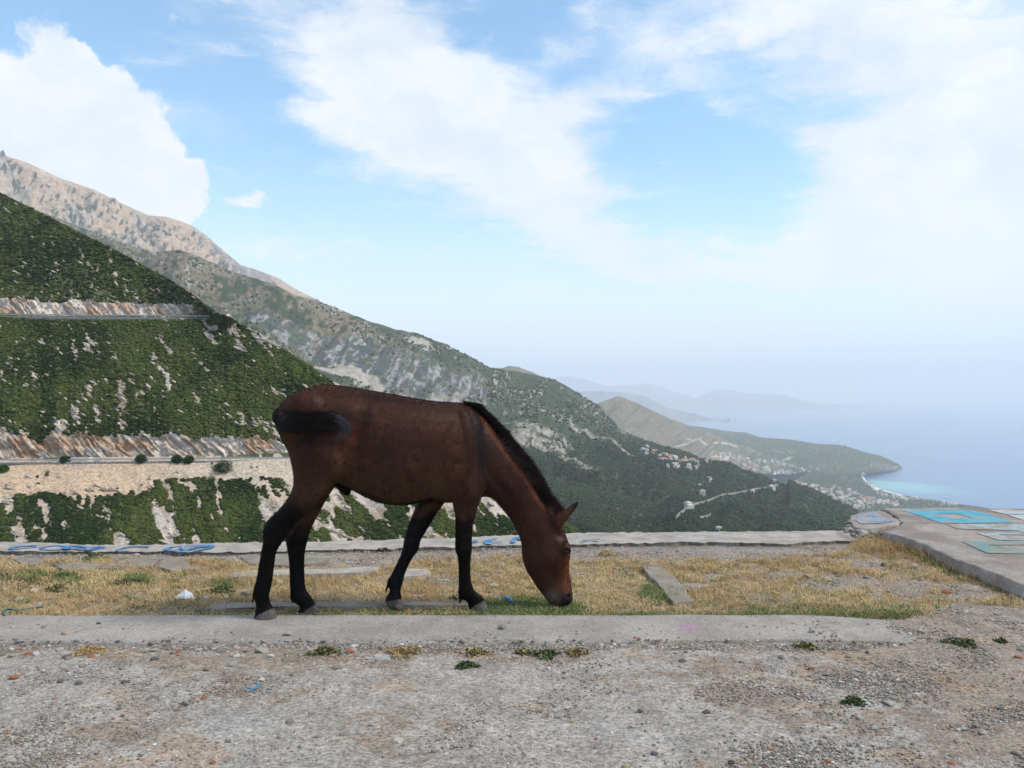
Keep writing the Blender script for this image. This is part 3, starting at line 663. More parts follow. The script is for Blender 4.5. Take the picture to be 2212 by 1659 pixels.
Gs = np.stack(np.meshgrid(xx, yy), -1); Gs = np.concatenate([Gs, np.full(Gs.shape[:2] + (1,), SEA)], -1)
tag(npmesh('sea', Gs.reshape(-1, 3), grid_faces(len(yy), len(xx)), M_sea), kind='structure')

# --- pale roads through the valley
def surf_near(x, y):
    c_ = [surf_at(*g, x, y) for g in ((G3, px3b, py3b), (G4, px4b, py4b))]; c_ = [q for q in c_ if q is not None]
    return min(c_, key=lambda q: q[1]) if c_ else None
M_track, nb, b = principled('dusty_road', .9, .1); b.inputs['Base Color'].default_value = (.28, .26, .235, 1)
def surf_at(G, px, py, x, y):
    m = (np.abs(px - x) < 6) & (np.abs(py - y) < 4)
    if not m.any(): m = (np.abs(px - x) < 14) & (np.abs(py - y) < 9)
    if not m.any(): return None
    idx = np.argwhere(m); q = G[m]; d = (px[m] - x) ** 2 + (py[m] - y) ** 2; d = d + (q[:, 1] - q[:, 1].min()) * .02
    return q[np.argmin(d)]
px2b, py2b = proj(G2); G2v = G2.copy(); bad = (S2 < 1.01); px2b[bad] = -9e3
px4b, py4b = proj(G4); px4b[0] = -9e3
px3b, py3b = proj(G3); px3b[S3 < 1.01] = -9e3
def track(G, px, py, pts, w):
    P_ = []
    pts = np.array(pts, float); s = np.concatenate([[0], np.cumsum(np.hypot(*np.diff(pts, axis=0).T))]); t = np.arange(0, s[-1], 3.0)
    for q in t:
        r = surf_at(G, px, py, np.interp(q, s, pts[:, 0]), np.interp(q, s, pts[:, 1]))
        if r is not None: P_.append(r)
    A = np.array(P_); k = np.ones(5) / 5
    if len(A) > 8: A = np.stack([np.convolve(np.pad(A[:, i], 2, 'edge'), k, 'valid') for i in range(3)], 1)
    up = np.array([0, 0, 1.0]); A[:, 2] += 2.2
    A2 = A + np.array([0, -1.2, w]) ; tag(ribbon3('road', A2, A - np.array([0, w * .8, w * .4]), M_track), kind='structure')
track(G2v, px2b, py2b, [(1458, 1125), (1470, 1112), (1480, 1105), (1500, 1092), (1515, 1090), (1525, 1085), (1540, 1080), (1558, 1072), (1590, 1068), (1620, 1061), (1655, 1056), (1672, 1050)], 3.0)
track(G2v, px2b, py2b, [(1510, 1122), (1525, 1120), (1538, 1114), (1532, 1112)], 2.6)
# ------------------------------------------------------------ villages, boats
def plain(name, c, rough=.85):
    m, nb, b = principled(name, rough, .2); pos = nb.node('ShaderNodeNewGeometry').outputs['Position']
    nb.l.new(nb.mix(nb.noise(pos, 1.5, 4), tuple(.82 * v for v in c), tuple(min(1, 1.15 * v) for v in c)), b.inputs['Base Color']); return m
M_wh, M_cr, M_tan = plain('white_render', (.84, .82, .78)), plain('cream_render', (.72, .66, .56)), plain('bare_concrete', (.50, .46, .42))
M_tile, M_flat, M_glass = plain('roof_tiles', (.45, .20, .13)), plain('flat_roof', (.74, .71, .67)), plain('window_dark', (.04, .045, .05), .3)
def house_mesh(name, w, l, h, roof, wall, floors):
    V, F, I = [], [], []
    def box(x0, x1, y0, y1, z0, z1, m):
        o = len(V); V.extend([(x, y, z) for z in (z0, z1) for x, y in ((x0, y0), (x1, y0), (x1, y1), (x0, y1))])
        for f in ((0, 3, 2, 1), (4, 5, 6, 7), (0, 1, 5, 4), (1, 2, 6, 5), (2, 3, 7, 6), (3, 0, 4, 7)): F.append(tuple(o + i for i in f)); I.append(m)
    box(-w, w, -l, l, -6, h, 0)
    if roof == 'hip':
        o = len(V); e = .6; k = w * .55
        V.extend([(-w - e, -l - e, h + .02), (w + e, -l - e, h + .02), (w + e, l + e, h + .02), (-w - e, l + e, h + .02), (-w + k, 0, h + 2.6), (w - k, 0, h + 2.6)])
        for f in ((0, 1, 5, 4), (2, 3, 4, 5)): F.append(tuple(o + i for i in f)); I.append(1)
        for f in ((1, 2, 5, 5), (3, 0, 4, 4)): F.append((o + f[0], o + f[1], o + f[2])); I.append(1)
        F.append((o, o + 3, o + 2, o + 1)); I.append(1)
    else:
        box(-w - .3, w + .3, -l - .3, l + .3, h + .02, h + .35, 1); box(-w * .4, w * .1, -l * .4, l * .3, h + .36, h + 2.4, 0)
    for k in range(floors):
        z = h / floors * k + .9
        for x in np.linspace(-w * .65, w * .65, 4): box(x - .6, x + .6, -l - .05, -l + .2, z, z + 1.3, 2)
        for y in np.linspace(-l * .5, l * .5, 3):
            box(w - .2, w + .05, y - .6, y + .6, z, z + 1.3, 2); box(-w - .05, -w + .2, y - .6, y + .6, z, z + 1.3, 2)
    tri = [f for f in F if len(f) == 3]; quad = [f for f in F if len(f) == 4]
    mi = [I[i] for i, f in enumerate(F) if len(f) == 4] + [I[i] for i, f in enumerate(F) if len(f) == 3]
    fl = [np.array(quad)] + ([np.array(tri)] if tri else [])
    o = npmesh(name, np.array(V, float), fl, [wall, M_tile if roof == 'hip' else M_flat, M_glass], smooth=False, link=False, matidx=mi)
    return o
HV = [(house_mesh('house', 6, 4.5, 6, 'hip', M_wh, 2), 'white red-roofed house'), (house_mesh('house', 6.5, 5, 6.5, 'flat', M_wh, 2), 'white flat-roofed house'),
      (house_mesh('house', 5.5, 5, 10, 'flat', M_cr, 3), 'cream three storey block'), (house_mesh('house', 7, 5, 3.6, 'hip', M_cr, 1), 'low cream red-roofed house'),
      (house_mesh('house', 5, 4, 6.5, 'flat', M_tan, 2), 'unfinished grey concrete house')]
rh = np.random.default_rng(44)
def place_house(G, px, py, x, y, v, sc, lab, grp, base=None):
    r = surf_near(x, y) if G is G4 else surf_at(G, px, py, x, y)
    if r is None: return False
    o = HV[v][0].copy(); COL.objects.link(o); o.location = tuple(r + np.array([0, 0, 2.2 * sc])); o.rotation_euler = (0, 0, rh.uniform(-.7, .7)); o.scale = (sc,) * 3
    tag(o, lab, 'house', grp); return True
TOWN = {}
def village(G, px, py, n, spots, grp, where, sc, names=None):
    k = 0; t = 0; used = []
    while k < n and t < n * 30:
        t += 1; si = rh.integers(len(spots)); cx, cy, rx, ry, sl = spots[si]; wh = names[si] if names else where
        a, b_ = rh.normal() * .5, rh.normal() * .5
        if abs(a) > 1.1 or abs(b_) > 1.1: continue
        x, y = cx + a * rx, cy + b_ * ry + sl * a * rx
        if any(abs(x - u) < 3.0 and abs(y - v_) < 2.0 for u, v_ in used): continue
        v = int(rh.choice(5, p=[.34, .28, .14, .16, .08]))
        if place_house(G, px, py, x, y, v, sc * rh.uniform(.8, 1.25), HV[v][1] + ' ' + wh, grp + ': ' + HV[v][1]): k += 1; used.append((x, y))
village(G2v, px2b, py2b, 42, [(1400, 972, 14, 7, .3), (1430, 988, 30, 8, .25), (1470, 994, 32, 8, .1), (1505, 1000, 26, 9, .0), (1455, 1010, 32, 5, 0), (1500, 1013, 22, 4, 0)], 'houses of the upper village', 'in the upper village', .78)
village(G4, px4b, py4b, 42, [(1600, 992, 44, 7, .12), (1560, 985, 18, 5, .2), (1650, 998, 26, 8, .1), (1620, 1004, 50, 4, .15), (1650, 1018, 50, 6, .12)], 'houses of the middle village', 'in the middle village', 1.55)
village(G4, px4b, py4b, 24, [(1705, 1004, 36, 5, .1), (1745, 1011, 30, 4, .15), (1690, 1021, 24, 5, .1)], 'houses strung east of the middle village', 'beyond the middle village', 1.5)
village(G4, px4b, py4b, 118, [(1735, 1048, 34, 5, .1), (1780, 1058, 34, 9, .25), (1830, 1068, 40, 12, .25), (1870, 1080, 36, 12, .2), (1915, 1088, 34, 9, .15), (1850, 1094, 40, 7, .2), (1810, 1078, 24, 6, .2)], 'houses of the coastal town', 'in the coastal town', 1.3,
        ['at the inland end of the town', 'in the upper rows of the town', 'in the middle of the town', 'in the lower middle of the town', 'at the beach end of the town', 'at the near edge of the town', 'in the left centre of the town'])
village(G4, px4b, py4b, 34, [(1885, 1058, 12, 6, 1.0), (1905, 1066, 20, 5, .5), (1930, 1072, 26, 4, .3), (1880, 1047, 8, 5, 1), (1975, 1078, 30, 2.5, .1), (2060, 1092, 30, 2, .1)], 'houses behind the beach', 'behind the beach', 1.3,
        ['behind the top of the beach', 'behind the middle of the beach', 'behind the lower beach', 'on the beach bend', 'past the beach end', 'on the wooded point'])
for x, y, v, sc, lab in [(1531, 1036, 0, .75, 'white house with a red roof alone on the wooded slope, upper of two'), (1537, 1041, 1, .7, 'flat white house beside the lone red roofed one'), (1518, 1072, 2, .95, 'tall pale block beside the bend of the pale road'),
                         (1487, 1099, 2, .8, 'pale three storey house at the lower bend of the valley road'), (1491, 1100, 1, .7, 'small flat roofed annexe at the lower road bend'), (1674, 1043, 2, .8, 'pale tower-like house on the end of the ridge'),
                         (1670, 1056, 1, .95, 'wide white house under the tower-like one on the ridge end'), (1678, 1054, 2, .75, 'cream block right of the wide white house on the ridge end'), (1625, 1062, 1, .6, 'small white building beside the ridge road'),
                         (1552, 1148, 4, .55, 'grey hut showing just above the parapet'), (1320, 972, 0, .5, 'tiny red roofed house high on the rocky slope'), (785, 745, 3, .9, 'lone yellowish hut high on the grassy mountain'),
                         (1512, 1050, 1, .5, 'flat white shed at the forest edge')]:
    place_house(G2v, px2b, py2b, x, y, v, sc, lab, 'houses standing apart on the slopes')
place_house(G4, px4b, py4b, 1827, 961, 2, 1.8, 'pale ruined fort on top of the headland', 'buildings on the headland')
place_house(G3, px3b, py3b, 1530, 941, 1, 1.3, 'white building on the saddle of the brown hill', 'buildings on the brown hill')

M_hull = plain('white_hull', (.85, .85, .85), .4)
def boat(x, y, ln, lab):
    p = P(x, y, z=SEA)
    ro = empty('boat', tuple(p), lab, 'boat', 'white boats off the coast')
    s = np.linspace(-1, 1, 11); wv = (1 - s ** 2 * .25) * np.where(s > .2, 1 - ((s - .2) / .8) ** 2, 1)
    V = []
    for z, k in ((-.5, .55), (.9, .85), (2.2, 1.0)):
        V += [(a * ln, -b_ * k * ln * .17, z * ln / 12) for a, b_ in zip(s, wv)]
    m = len(V); V += [(x_, -y_, z_) for x_, y_, z_ in V]
    F = [[r * 11 + i, r * 11 + i + 1, (r + 1) * 11 + i + 1, (r + 1) * 11 + i] for r in (0, 1) for i in range(10)]
    F += [[m + a for a in f] for f in F] + [[22 + i, 23 + i, m + 23 + i, m + 22 + i] for i in range(10)] + [[0, 11, m + 11, m], [11, 22, m + 22, m + 11]]
    npmesh('hull', np.array(V), np.array(F), M_hull, parent=ro)
    k = ln; B = np.array([[x_ * k, y_ * k, z_ * k] for z_ in (.185, .3) for x_, y_ in ((-.5, -.12), (.25, -.12), (.25, .12), (-.5, .12))])
    B[4:, 0] *= .8
    npmesh('cabin', B, np.array([[0, 3, 2, 1], [4, 5, 6, 7], [0, 1, 5, 4], [1, 2, 6, 5], [2, 3, 7, 6], [3, 0, 4, 7]]), M_hull, parent=ro, smooth=False)
boat(2045, 1075, 24, 'white boat on the sea just off the wooded point at the right')
boat(1803, 951, 30, 'small white boat far out on the sea above the headland')
# ------------------------------------------------------------ the terrace
def gpx(x, y, z=0.0): return CX + x / y * FPX, HY - (z - CAM_H) / y * FPX
def gz(x, y):
    return .012 * fbm(x / .9, y / .9, 0, 4, 101) + .004 * fbm(x / .12, y / .12, 0, 2, 102)
def W0(px, py, z=0.0):
    p = P(px, py, z=z); return p
def bed_mask(px, py):
    lo = np.interp(px, [-400, 0, 480, 620, 800, 1010, 1125, 1250, 1400, 1600, 1800, 1870, 1910, 1960, 2212, 2500], [1198, 1198, 1203, 1222, 1216, 1194, 1190, 1202, 1205, 1200, 1190, 1170, 1160, 1185, 1290, 1400])
    hi = np.interp(px, [-400, 1000, 1950, 2010, 2060, 2212], [1337, 1337, 1336, 1322, 1300, 1310])
    n = 9 * fbm(px / 60, py / 14, 0, 4, 111)
    m = sst(py + n, lo, lo + 12) * (1 - sst(py, hi - 3, hi + 1))
    bare = 0
    for x, y, rx, ry in [(1820, 1258, 120, 18), (1960, 1268, 110, 26), (2090, 1275, 80, 20), (1700, 1240, 60, 7), (1880, 1222, 60, 9), (1560, 1240, 50, 6), (1250, 1235, 40, 5), (960, 1250, 50, 6), (1650, 1288, 60, 6), (1500, 1262, 60, 7), (52, 1211, 40, 8), (165, 1223, 50, 9), (310, 1216, 50, 9), (380, 1226, 50, 8), (590, 1210, 100, 16), (1010, 1200, 60, 6), (300, 1286, 30, 3), (1440, 1262, 45, 8), (1850, 1210, 60, 6)]:
        bare = np.maximum(bare, 1 - sst(np.hypot((px - x) / rx, (py - y) / ry) + .5 * fbm(px / 30, py / 9, 0, 3, 113), .6, 1.0))
    edge = 1 - sst(np.abs(py - np.interp(px, [1880, 1912, 1947, 1990, 2056, 2122, 2212, 2400], [1160, 1168, 1178, 1202, 1226, 1243, 1280, 1350])), 12, 26)
    edge = edge * (px > 1880) * (py > np.interp(px, [1880, 1912, 2212], [1150, 1166, 1275]))
    return np.clip(np.maximum(m * (1 - bare * .93), edge), 0, 1)
def uneven(a, b_, fine, c, d_, pad):
    return np.unique(np.concatenate([pad[0], np.linspace(a, b_, fine), pad[1]]))
gx = np.concatenate([[-30, -20, -12, -9, -7.5, -6.5, -6], np.linspace(-5.6, 5.6, 1000), [6, 6.5, 7.5, 9, 12, 20, 30]])
gy = np.concatenate([[-14, -8, -4, -1, 1, 2, 2.6], np.linspace(2.8, 8.2, 620)])
OPX = [-400, 0, 260, 500, 700, 830, 1000, 1100, 1250, 1500, 1820, 1870]; OPY = [1166, 1170, 1178, 1172, 1170, 1166, 1161, 1156, 1151, 1149, 1146, 1146]
_od = (CAM_H - .018) * FPX / (np.array(OPY) - HY); _ox = (np.array(OPX) - CX) / FPX * _od
GG = np.stack(np.meshgrid(gx, gy), -1); X, Y = GG[..., 0], GG[..., 1]
lim = np.where(X < _ox[-1], np.interp(X, _ox, _od) - .04, 8.2); Y = np.where(Y > 7.0, 7.0 + (Y - 7.0) * (lim - 7.0) / 1.2, Y)
px, py = gpx(X, np.maximum(Y, 1.5))
Zg = gz(X, Y); bed = bed_mask(px, py) * (Y > 2)
Zg = Zg + bed * .012 * fbm(X / .25, Y / .25, 0, 3, 121) - .012
Zg += .004 * sst(fbm(X / .35, Y / .3, 0, 4, 131), .0, .12) * (1 - bed)
f1 = fbm(X / .55, Y / .5, 0, 5, 141); f2 = fbm(X / .12, Y / .12, 0, 3, 142)
brown = sst(f1 * .8 - .05 + .5 * f2 + .35 * fbm(X / .045, Y / .045, 0, 2, 149) + .30 * sst(px, 1500, 2100) - .25 * sst(py, 1480, 1650) * (px < 2000) + .22 * sst(py, 1480, 1400), -.12, .22)
c = lerp((.315, .285, .250), (.262, .212, .168), brown)
c = lerp(c, (.34, .315, .285), sst(fbm(X / .4, Y / .35, 0, 4, 143), .18, .4) * (1 - brown) * .7)
c = lerp(c, (.32, .215, .12), sst(fbm(X / .3, Y / .25, 0, 4, 144), .30, .5) * .45)
c = lerp(c, (.29, .21, .125), bed * .95)
c = lerp(c, (.26, .22, .185), sst(py, 1215, 1190) * .8)
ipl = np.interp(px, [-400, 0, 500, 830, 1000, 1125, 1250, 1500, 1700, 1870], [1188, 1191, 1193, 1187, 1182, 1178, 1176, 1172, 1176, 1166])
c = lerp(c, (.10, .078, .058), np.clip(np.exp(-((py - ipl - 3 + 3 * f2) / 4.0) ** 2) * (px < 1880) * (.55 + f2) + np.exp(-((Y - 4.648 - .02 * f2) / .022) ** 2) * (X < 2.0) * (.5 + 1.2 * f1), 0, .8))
Vg = np.stack([X, Y, Zg], -1)
M_gr, nb, b = principled('worn_concrete_ground', .92, .15)
pos = nb.node('ShaderNodeNewGeometry').outputs['Position']
v1 = nb.voro(pos, 95, 'Color'); v1d = nb.voro(pos, 95, 'Distance'); n1 = nb.noise(pos, 30, 6, .7); n2 = nb.noise(pos, 4.5, 5, .65)
sepc = nb.node('ShaderNodeSeparateColor'); nb.l.new(v1, sepc.inputs[0])
spk = nb.ss(sepc.outputs[0], .0, 1.0, .62, 1.38)
cc = nb.mix(1.0, attr(nb), nb.grey(nb.ss(n2, .3, .7, .82, 1.16)), 'MULTIPLY')
cc = nb.mix(.8, cc, nb.grey(spk), 'MULTIPLY')
cc = nb.mix(1.0, cc, nb.grey(nb.ss(n1, .3, .7, .8, 1.18)), 'MULTIPLY')
nb.l.new(cc, b.inputs['Base Color'])
h = nb.math('ADD', nb.math('MULTIPLY', nb.ss(v1d, 0, .5, 1, 0), .5), nb.math('ADD', nb.math('MULTIPLY', n1, 1.0), nb.math('MULTIPLY', n2, 1.5)))
bump(nb, b, h, .55, .010)
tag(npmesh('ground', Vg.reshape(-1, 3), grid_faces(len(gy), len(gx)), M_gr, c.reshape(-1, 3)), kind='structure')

# smooth concrete strip in front of the grass
def cmat(name, c0, c1, sc=3.0, b0=.5, bd=.006):
    m, nb, b = principled(name, .9, .15); pos = nb.node('ShaderNodeNewGeometry').outputs['Position']
    n2 = nb.noise(pos, sc, 6, .65); n1 = nb.noise(pos, 60, 5, .7); vc = nb.voro(pos, 160, 'Color')
    s_ = nb.node('ShaderNodeSeparateColor'); nb.l.new(vc, s_.inputs[0])
    cc = nb.mix(nb.ss(n2, .35, .65), c0, c1)
    cc = nb.mix(1.0, cc, nb.grey(nb.ss(n1, .25, .75, .8, 1.2)), 'MULTIPLY'); cc = nb.mix(.5, cc, nb.grey(nb.ss(s_.outputs[0], 0, 1, .7, 1.25)), 'MULTIPLY')
    return m, nb, b, cc, n1, n2
M_strip, nb, b, cc, n1, n2 = cmat('smooth_concrete', (.265, .237, .205), (.345, .312, .275))
pos = nb.node('ShaderNodeNewGeometry').outputs['Position']
pm = P(1487, 1348, z=.03); g = nb.node('ShaderNodeTexGradient', gradient_type='SPHERICAL'); nb.l.new(nb.mapping(pos, tuple(pm), (0, 0, 0), (.11, .09, .5), 'TEXTURE'), g.inputs[0])
cc = nb.mix(nb.math('MULTIPLY', nb.ss(g.outputs['Fac'], 0, .9), .6), cc, (.40, .20, .33))
ck = nb.math('ABSOLUTE', nb.math('SUBTRACT', nb.noise(pos, 2.2, 3, .55), .5)); cc = nb.mix(nb.ss(ck, .0, .006, .45, 0), cc, (.12, .10, .09))
nb.l.new(cc, b.inputs['Base Color']); bump(nb, b, nb.math('ADD', n1, nb.math('MULTIPLY', n2, 2)), .5, .006)
xs = np.linspace(-5.4, 2.9, 700)
yf = np.interp(xs, [-5, 0, 2, 3], [4.66, 4.66, 4.72, 4.74]) + .012 * fbm(xs / .25, 0, 0, 4, 151) ; yb = 5.20 + .014 * fbm(xs / .4, 0, 0, 4, 152)
sink = -.04 * sst(xs, 1.7, 2.8); tt = np.linspace(0, 1, 26)
rows = [np.stack([xs, yf - .004, -.06 + 0 * xs], 1), np.stack([xs, yf, .000 + sink], 1)]
for t in tt: 
    y = yf + .008 + (yb - yf - .01) * t; rows.append(np.stack([xs, y, (.010 + .006 * t) + .004 * fbm(xs / .5, y / .3, 0, 3, 153) + sink], 1))
rows.append(np.stack([xs, yb, -.03 + 0 * xs], 1)); Gp = np.array(rows)
tag(npmesh('pavement', Gp.reshape(-1, 3), grid_faces(len(rows), len(xs)), M_strip), kind='structure')

# parapet along the drop
M_par, nb, b, cc, n1, n2 = cmat('weathered_parapet_concrete', (.30, .265, .23), (.43, .39, .345), 5.0)
nb.l.new(cc, b.inputs['Base Color']); bump(nb, b, nb.math('ADD', n1, nb.math('MULTIPLY', n2, 2)), .8, .01)
ppx = np.linspace(-400, 1870, 900)
o_py = np.interp(ppx, [-400, 0, 260, 500, 700, 830, 1000, 1100, 1250, 1500, 1820, 1870], [1166, 1170, 1178, 1172, 1170, 1166, 1161, 1156, 1151, 1149, 1146, 1146]) + 2.4 * fbm(ppx / 12, 0, 0, 5, 161)
i_py = np.interp(ppx, [-400, 0, 500, 830, 1000, 1125, 1250, 1500, 1700, 1870], [1188, 1191, 1193, 1187, 1182, 1178, 1176, 1172, 1176, 1166]) + 2.6 * fbm(ppx / 16, 3, 0, 5, 162)
PZ = .018
def rowp(py_, z): d = (CAM_H - z) * FPX / (py_ - HY); return np.stack([(ppx - CX) / FPX * d, d, 0 * d + z], 1)
_r = rowp(i_py, PZ - .006); _r0 = _r.copy(); _r0[:, 2] = -.06; _r0[:, 1] -= .012; rows = [_r0, _r]
for t in np.linspace(.03, .97, 22):
    r = rowp(i_py * (1 - t) + o_py * t, PZ); r[:, 2] += .010 * fbm(r[:, 0] / .16, r[:, 1] / .12, 0, 5, 163); rows.append(r)
r = rowp(o_py, PZ - .01); rows.append(r); r2 = r.copy(); r2[:, 2] = -1.2; r2[:, 1] += .05; rows.append(r2); r3 = r.copy(); r3[:, 2] = -5; r3[:, 1] += .3; rows.append(r3)
Gp = np.array(rows)
parapet = tag(npmesh('parapet_wall', Gp.reshape(-1, 3), grid_faces(len(rows), len(ppx)), M_par), 'low pale concrete parapet with blue scrawls along the drop behind the horse', 'wall')
def paintmat(name, c0, c1, under, thr=.45):
    m, nb, b = principled(name, .8, .25); pos = nb.node('ShaderNodeNewGeometry').outputs['Position']
    n = nb.noise(pos, 22, 7, .75); n3 = nb.noise(pos, 5, 4, .6)
    cc = nb.mix(nb.ss(n3, .35, .65), c0, c1); wear = nb.ss(nb.math('ADD', n, nb.math('MULTIPLY', nb.math('SUBTRACT', n3, .5), .9)), thr, thr + .12)
    nb.l.new(nb.mix(wear, cc, under), b.inputs['Base Color']); bump(nb, b, n, .6, .006); return m
M_blue = paintmat('blue_spray_paint', (.03, .16, .36), (.06, .22, .42), (.35, .31, .27), .57)
def stroke(pts, w, z=PZ + .011, n=None):
    """pts in picture units on the top face; returns ribbon verts/faces of width w metres"""
    a = np.array([P(x, y, z=z) for x, y in pts]); s = np.concatenate([[0], np.cumsum(np.linalg.norm(np.diff(a, axis=0), axis=1))])
    t = np.linspace(0, s[-1], max(8, int(s[-1] / .02))); q = np.stack([np.interp(t, s, a[:, k]) for k in range(3)], 1)
    k = np.ones(5) / 5; q = np.stack([np.convolve(np.pad(q[:, i], 2, 'edge'), k, 'valid') for i in range(3)], 1)
    d = np.gradient(q, axis=0); nn = np.stack([-d[:, 1], d[:, 0], 0 * d[:, 0]], 1); nn /= np.linalg.norm(nn, axis=1, keepdims=True) + 1e-9
    ww = w * (.8 + .3 * vn(t / .15, 0, 0, 3))[:, None] * np.clip(np.minimum(t, s[-1] - t)[:, None] / .03 + .25, 0, 1)
    return np.concatenate([q + nn * ww / 2, q - nn * ww / 2]), grid_faces(2, len(q))
def ga(x, y): return (x * .2197, 1150.3 + y * .2197)
def gb(x, y): return (999 + x * .1587, 1134 + y * .1587)
STR = [([ga(*p) for p in s], w) for s, w in [
    ([(350, 128), (280, 126), (180, 135), (100, 150), (110, 162), (190, 158), (300, 148), (360, 135), (300, 126)], .055),
    ([(370, 155), (440, 142), (520, 128), (620, 127), (650, 138), (620, 155), (520, 166), (430, 164), (375, 158)], .045), ([(650, 130), (730, 128), (860, 140), (1040, 135)], .05), ([(640, 165), (680, 145), (660, 132)], .09),
    ([(690, 150), (800, 160), (900, 172), (980, 160), (1040, 136)], .05), ([(760, 170), (880, 150), (1000, 140)], .04), ([(1140, 172), (1200, 150), (1290, 136), (1400, 134), (1475, 138), (1420, 146)], .045), ([(1120, 170), (1200, 175), (1300, 173)], .03),
    ([(1820, 124), (1720, 128), (1640, 145), (1630, 165), (1700, 178), (1790, 184)], .06), ([(1800, 128), (1950, 124), (2110, 126), (2060, 150), (1950, 172), (1820, 188), (1720, 188)], .055), ([(1760, 142), (1840, 185)], .04), ([(1800, 175), (1960, 140), (2090, 130)], .06)]]
STR += [([gb(*p) for p in s], w) for s, w in [
    ([(120, 210), (170, 208), (200, 215), (170, 235), (125, 238)], .05), ([(125, 268), (210, 270)], .025), ([(345, 200), (360, 262)], .10), ([(330, 200), (400, 190), (490, 175)], .03), ([(370, 235), (460, 225), (560, 215)], .025), ([(380, 262), (480, 252), (590, 244)], .02),
    ([(680, 240), (705, 190), (750, 165), (795, 175), (810, 205)], .06), ([(1525, 165), (1600, 168)], .06), ([(1610, 220), (1660, 200), (1740, 190), (1830, 198), (1890, 215)], .035), ([(1840, 172), (1910, 174)], .025)]]
V, F = [], []; off = 0
for i_, (s, w) in enumerate(STR):
    v, f = stroke(s, w, PZ + .0095 + .0004 * i_); V.append(v); F.append(f + off); off += len(v)
npmesh('graffiti', np.concatenate(V), np.concatenate(F), M_blue, parent=parapet)

# raised platform at the right with faded painted letters
M_plat, nb, b, cc, n1, n2 = cmat('platform_concrete', (.225, .185, .155), (.36, .315, .275), 2.2)
nb.l.new(cc, b.inputs['Base Color']); bump(nb, b, nb.math('ADD', n1, nb.math('MULTIPLY', n2, 2)), .7, .008)
TZ = .095
def z7(x, y): return (1728 + x * .2187, 1026 + y * .2187)
def plate(name, outline, z, thick, mat, amp=.006, parent=None, res=.02, seed=5):
    """slab with a chipped outline: outline is in world xy"""
    A = np.array(outline)[:, :2]; A = np.vstack([A, A[:1]]); s = np.concatenate([[0], np.cumsum(np.hypot(*np.diff(A, axis=0).T))])
    t = np.arange(0, s[-1], res); q = np.stack([np.interp(t, s, A[:, k]) for k in (0, 1)], 1)
    q = q + amp * 2 * np.stack([fbm(t / .08, 0, 0, 4, seed), fbm(t / .08, 9, 0, 4, seed + 1)], 1)
    c = q.mean(0); rings = [(1.0, z - thick), (1.0, z - .006)]
    V = [np.column_stack([q * 1.0, np.full(len(q), zz)]) for _, zz in rings]
    for k in (.992, .9, .75, .5, .25, .05):
        w_ = c + (q - c) * k; V.append(np.column_stack([w_, z + .003 * fbm(w_[:, 0] / .2, w_[:, 1] / .2, 0, 3, seed)]))
    n = len(q); m = len(V); i = np.arange(n); F = [np.stack([r * n + i, r * n + (i + 1) % n, (r + 1) * n + (i + 1) % n, (r + 1) * n + i], 1) for r in range(m - 1)]
    V = np.concatenate(V); F = np.concatenate(F)
    Vc = np.vstack([V, [[c[0], c[1], z]]]); T_ = np.stack([(m - 1) * n + i, (m - 1) * n + (i + 1) % n, np.full(n, len(V))], 1)
    return npmesh(name, Vc, [F, T_], mat, parent=parent)
def w7(x, y, z): p = P(*z7(x, y), z=z); return (p[0], p[1])
ol = [w7(820, 560, TZ), w7(1000, 600, TZ), w7(1250, 690, TZ), w7(1500, 812, TZ), w7(1750, 905, TZ), w7(2000, 1000, TZ), w7(2212, 1085, TZ), (4.3, 5.2), (9, 4.8), (11, 9.6), (6.5, 9.3), w7(2212, 332, TZ), w7(1400, 322, TZ), w7(800, 330, TZ), w7(900, 372, TZ), w7(1010, 465, TZ), w7(940, 520, TZ)]
plat = tag(plate('platform', ol, TZ, 1.3, M_plat, .016), 'raised grey concrete platform with faded turquoise painted letters', 'platform')
PT1, PT2 = paintmat('turquoise_paint', (.06, .29, .38), (.11, .37, .46), (.28, .24, .20), .52), paintmat('pale_blue_paint', (.28, .38, .41), (.38, .46, .48), (.28, .24, .20), .42)
PT3, PT4 = paintmat('sea_green_paint', (.13, .25, .24), (.18, .30, .28), (.27, .23, .19), .43), paintmat('white_paint', (.38, .40, .42), (.46, .48, .50), (.27, .23, .19), .52)
def paint_poly(name, outer, mat, hole=None, z=TZ + .0045):
    bm = bmesh.new()
    def sub(pl):
        A = np.array([w7(x, y, z) for x, y in pl]); A = np.vstack([A, A[:1]]); s = np.concatenate([[0], np.cumsum(np.hypot(*np.diff(A, axis=0).T))]); t = np.arange(0, s[-1], .03)
        q = np.stack([np.interp(t, s, A[:, k]) for k in (0, 1)], 1); return q + .006 * np.stack([vn(t / .05, 0, 0, 3), vn(t / .05, 5, 0, 4)], 1)
    loops = []
    for pl in [outer] + ([hole] if hole else []):
        vs = [bm.verts.new((a, b_, z)) for a, b_ in sub(pl)]; loops += [bm.edges.new((vs[i], vs[(i + 1) % len(vs)])) for i in range(len(vs))]
    bmesh.ops.triangle_fill(bm, use_beauty=True, use_dissolve=False, edges=loops)
    me = bpy.data.meshes.new(name); bm.to_mesh(me); bm.free(); me.materials.append(mat); o = bpy.data.objects.new(name, me); COL.objects.link(o); o.parent = plat; return o
paint_poly('painted_letter', [(990, 345), (1700, 345), (1860, 385), (2100, 470), (1700, 474), (1400, 475), (1200, 405)], PT1, [(1360, 385), (1560, 382), (1720, 430), (1500, 430)])
paint_poly('painted_letter', [(1440, 482), (1900, 484), (2400, 496), (2500, 600), (2212, 566), (2150, 545), (1900, 540), (1550, 530)], PT2)
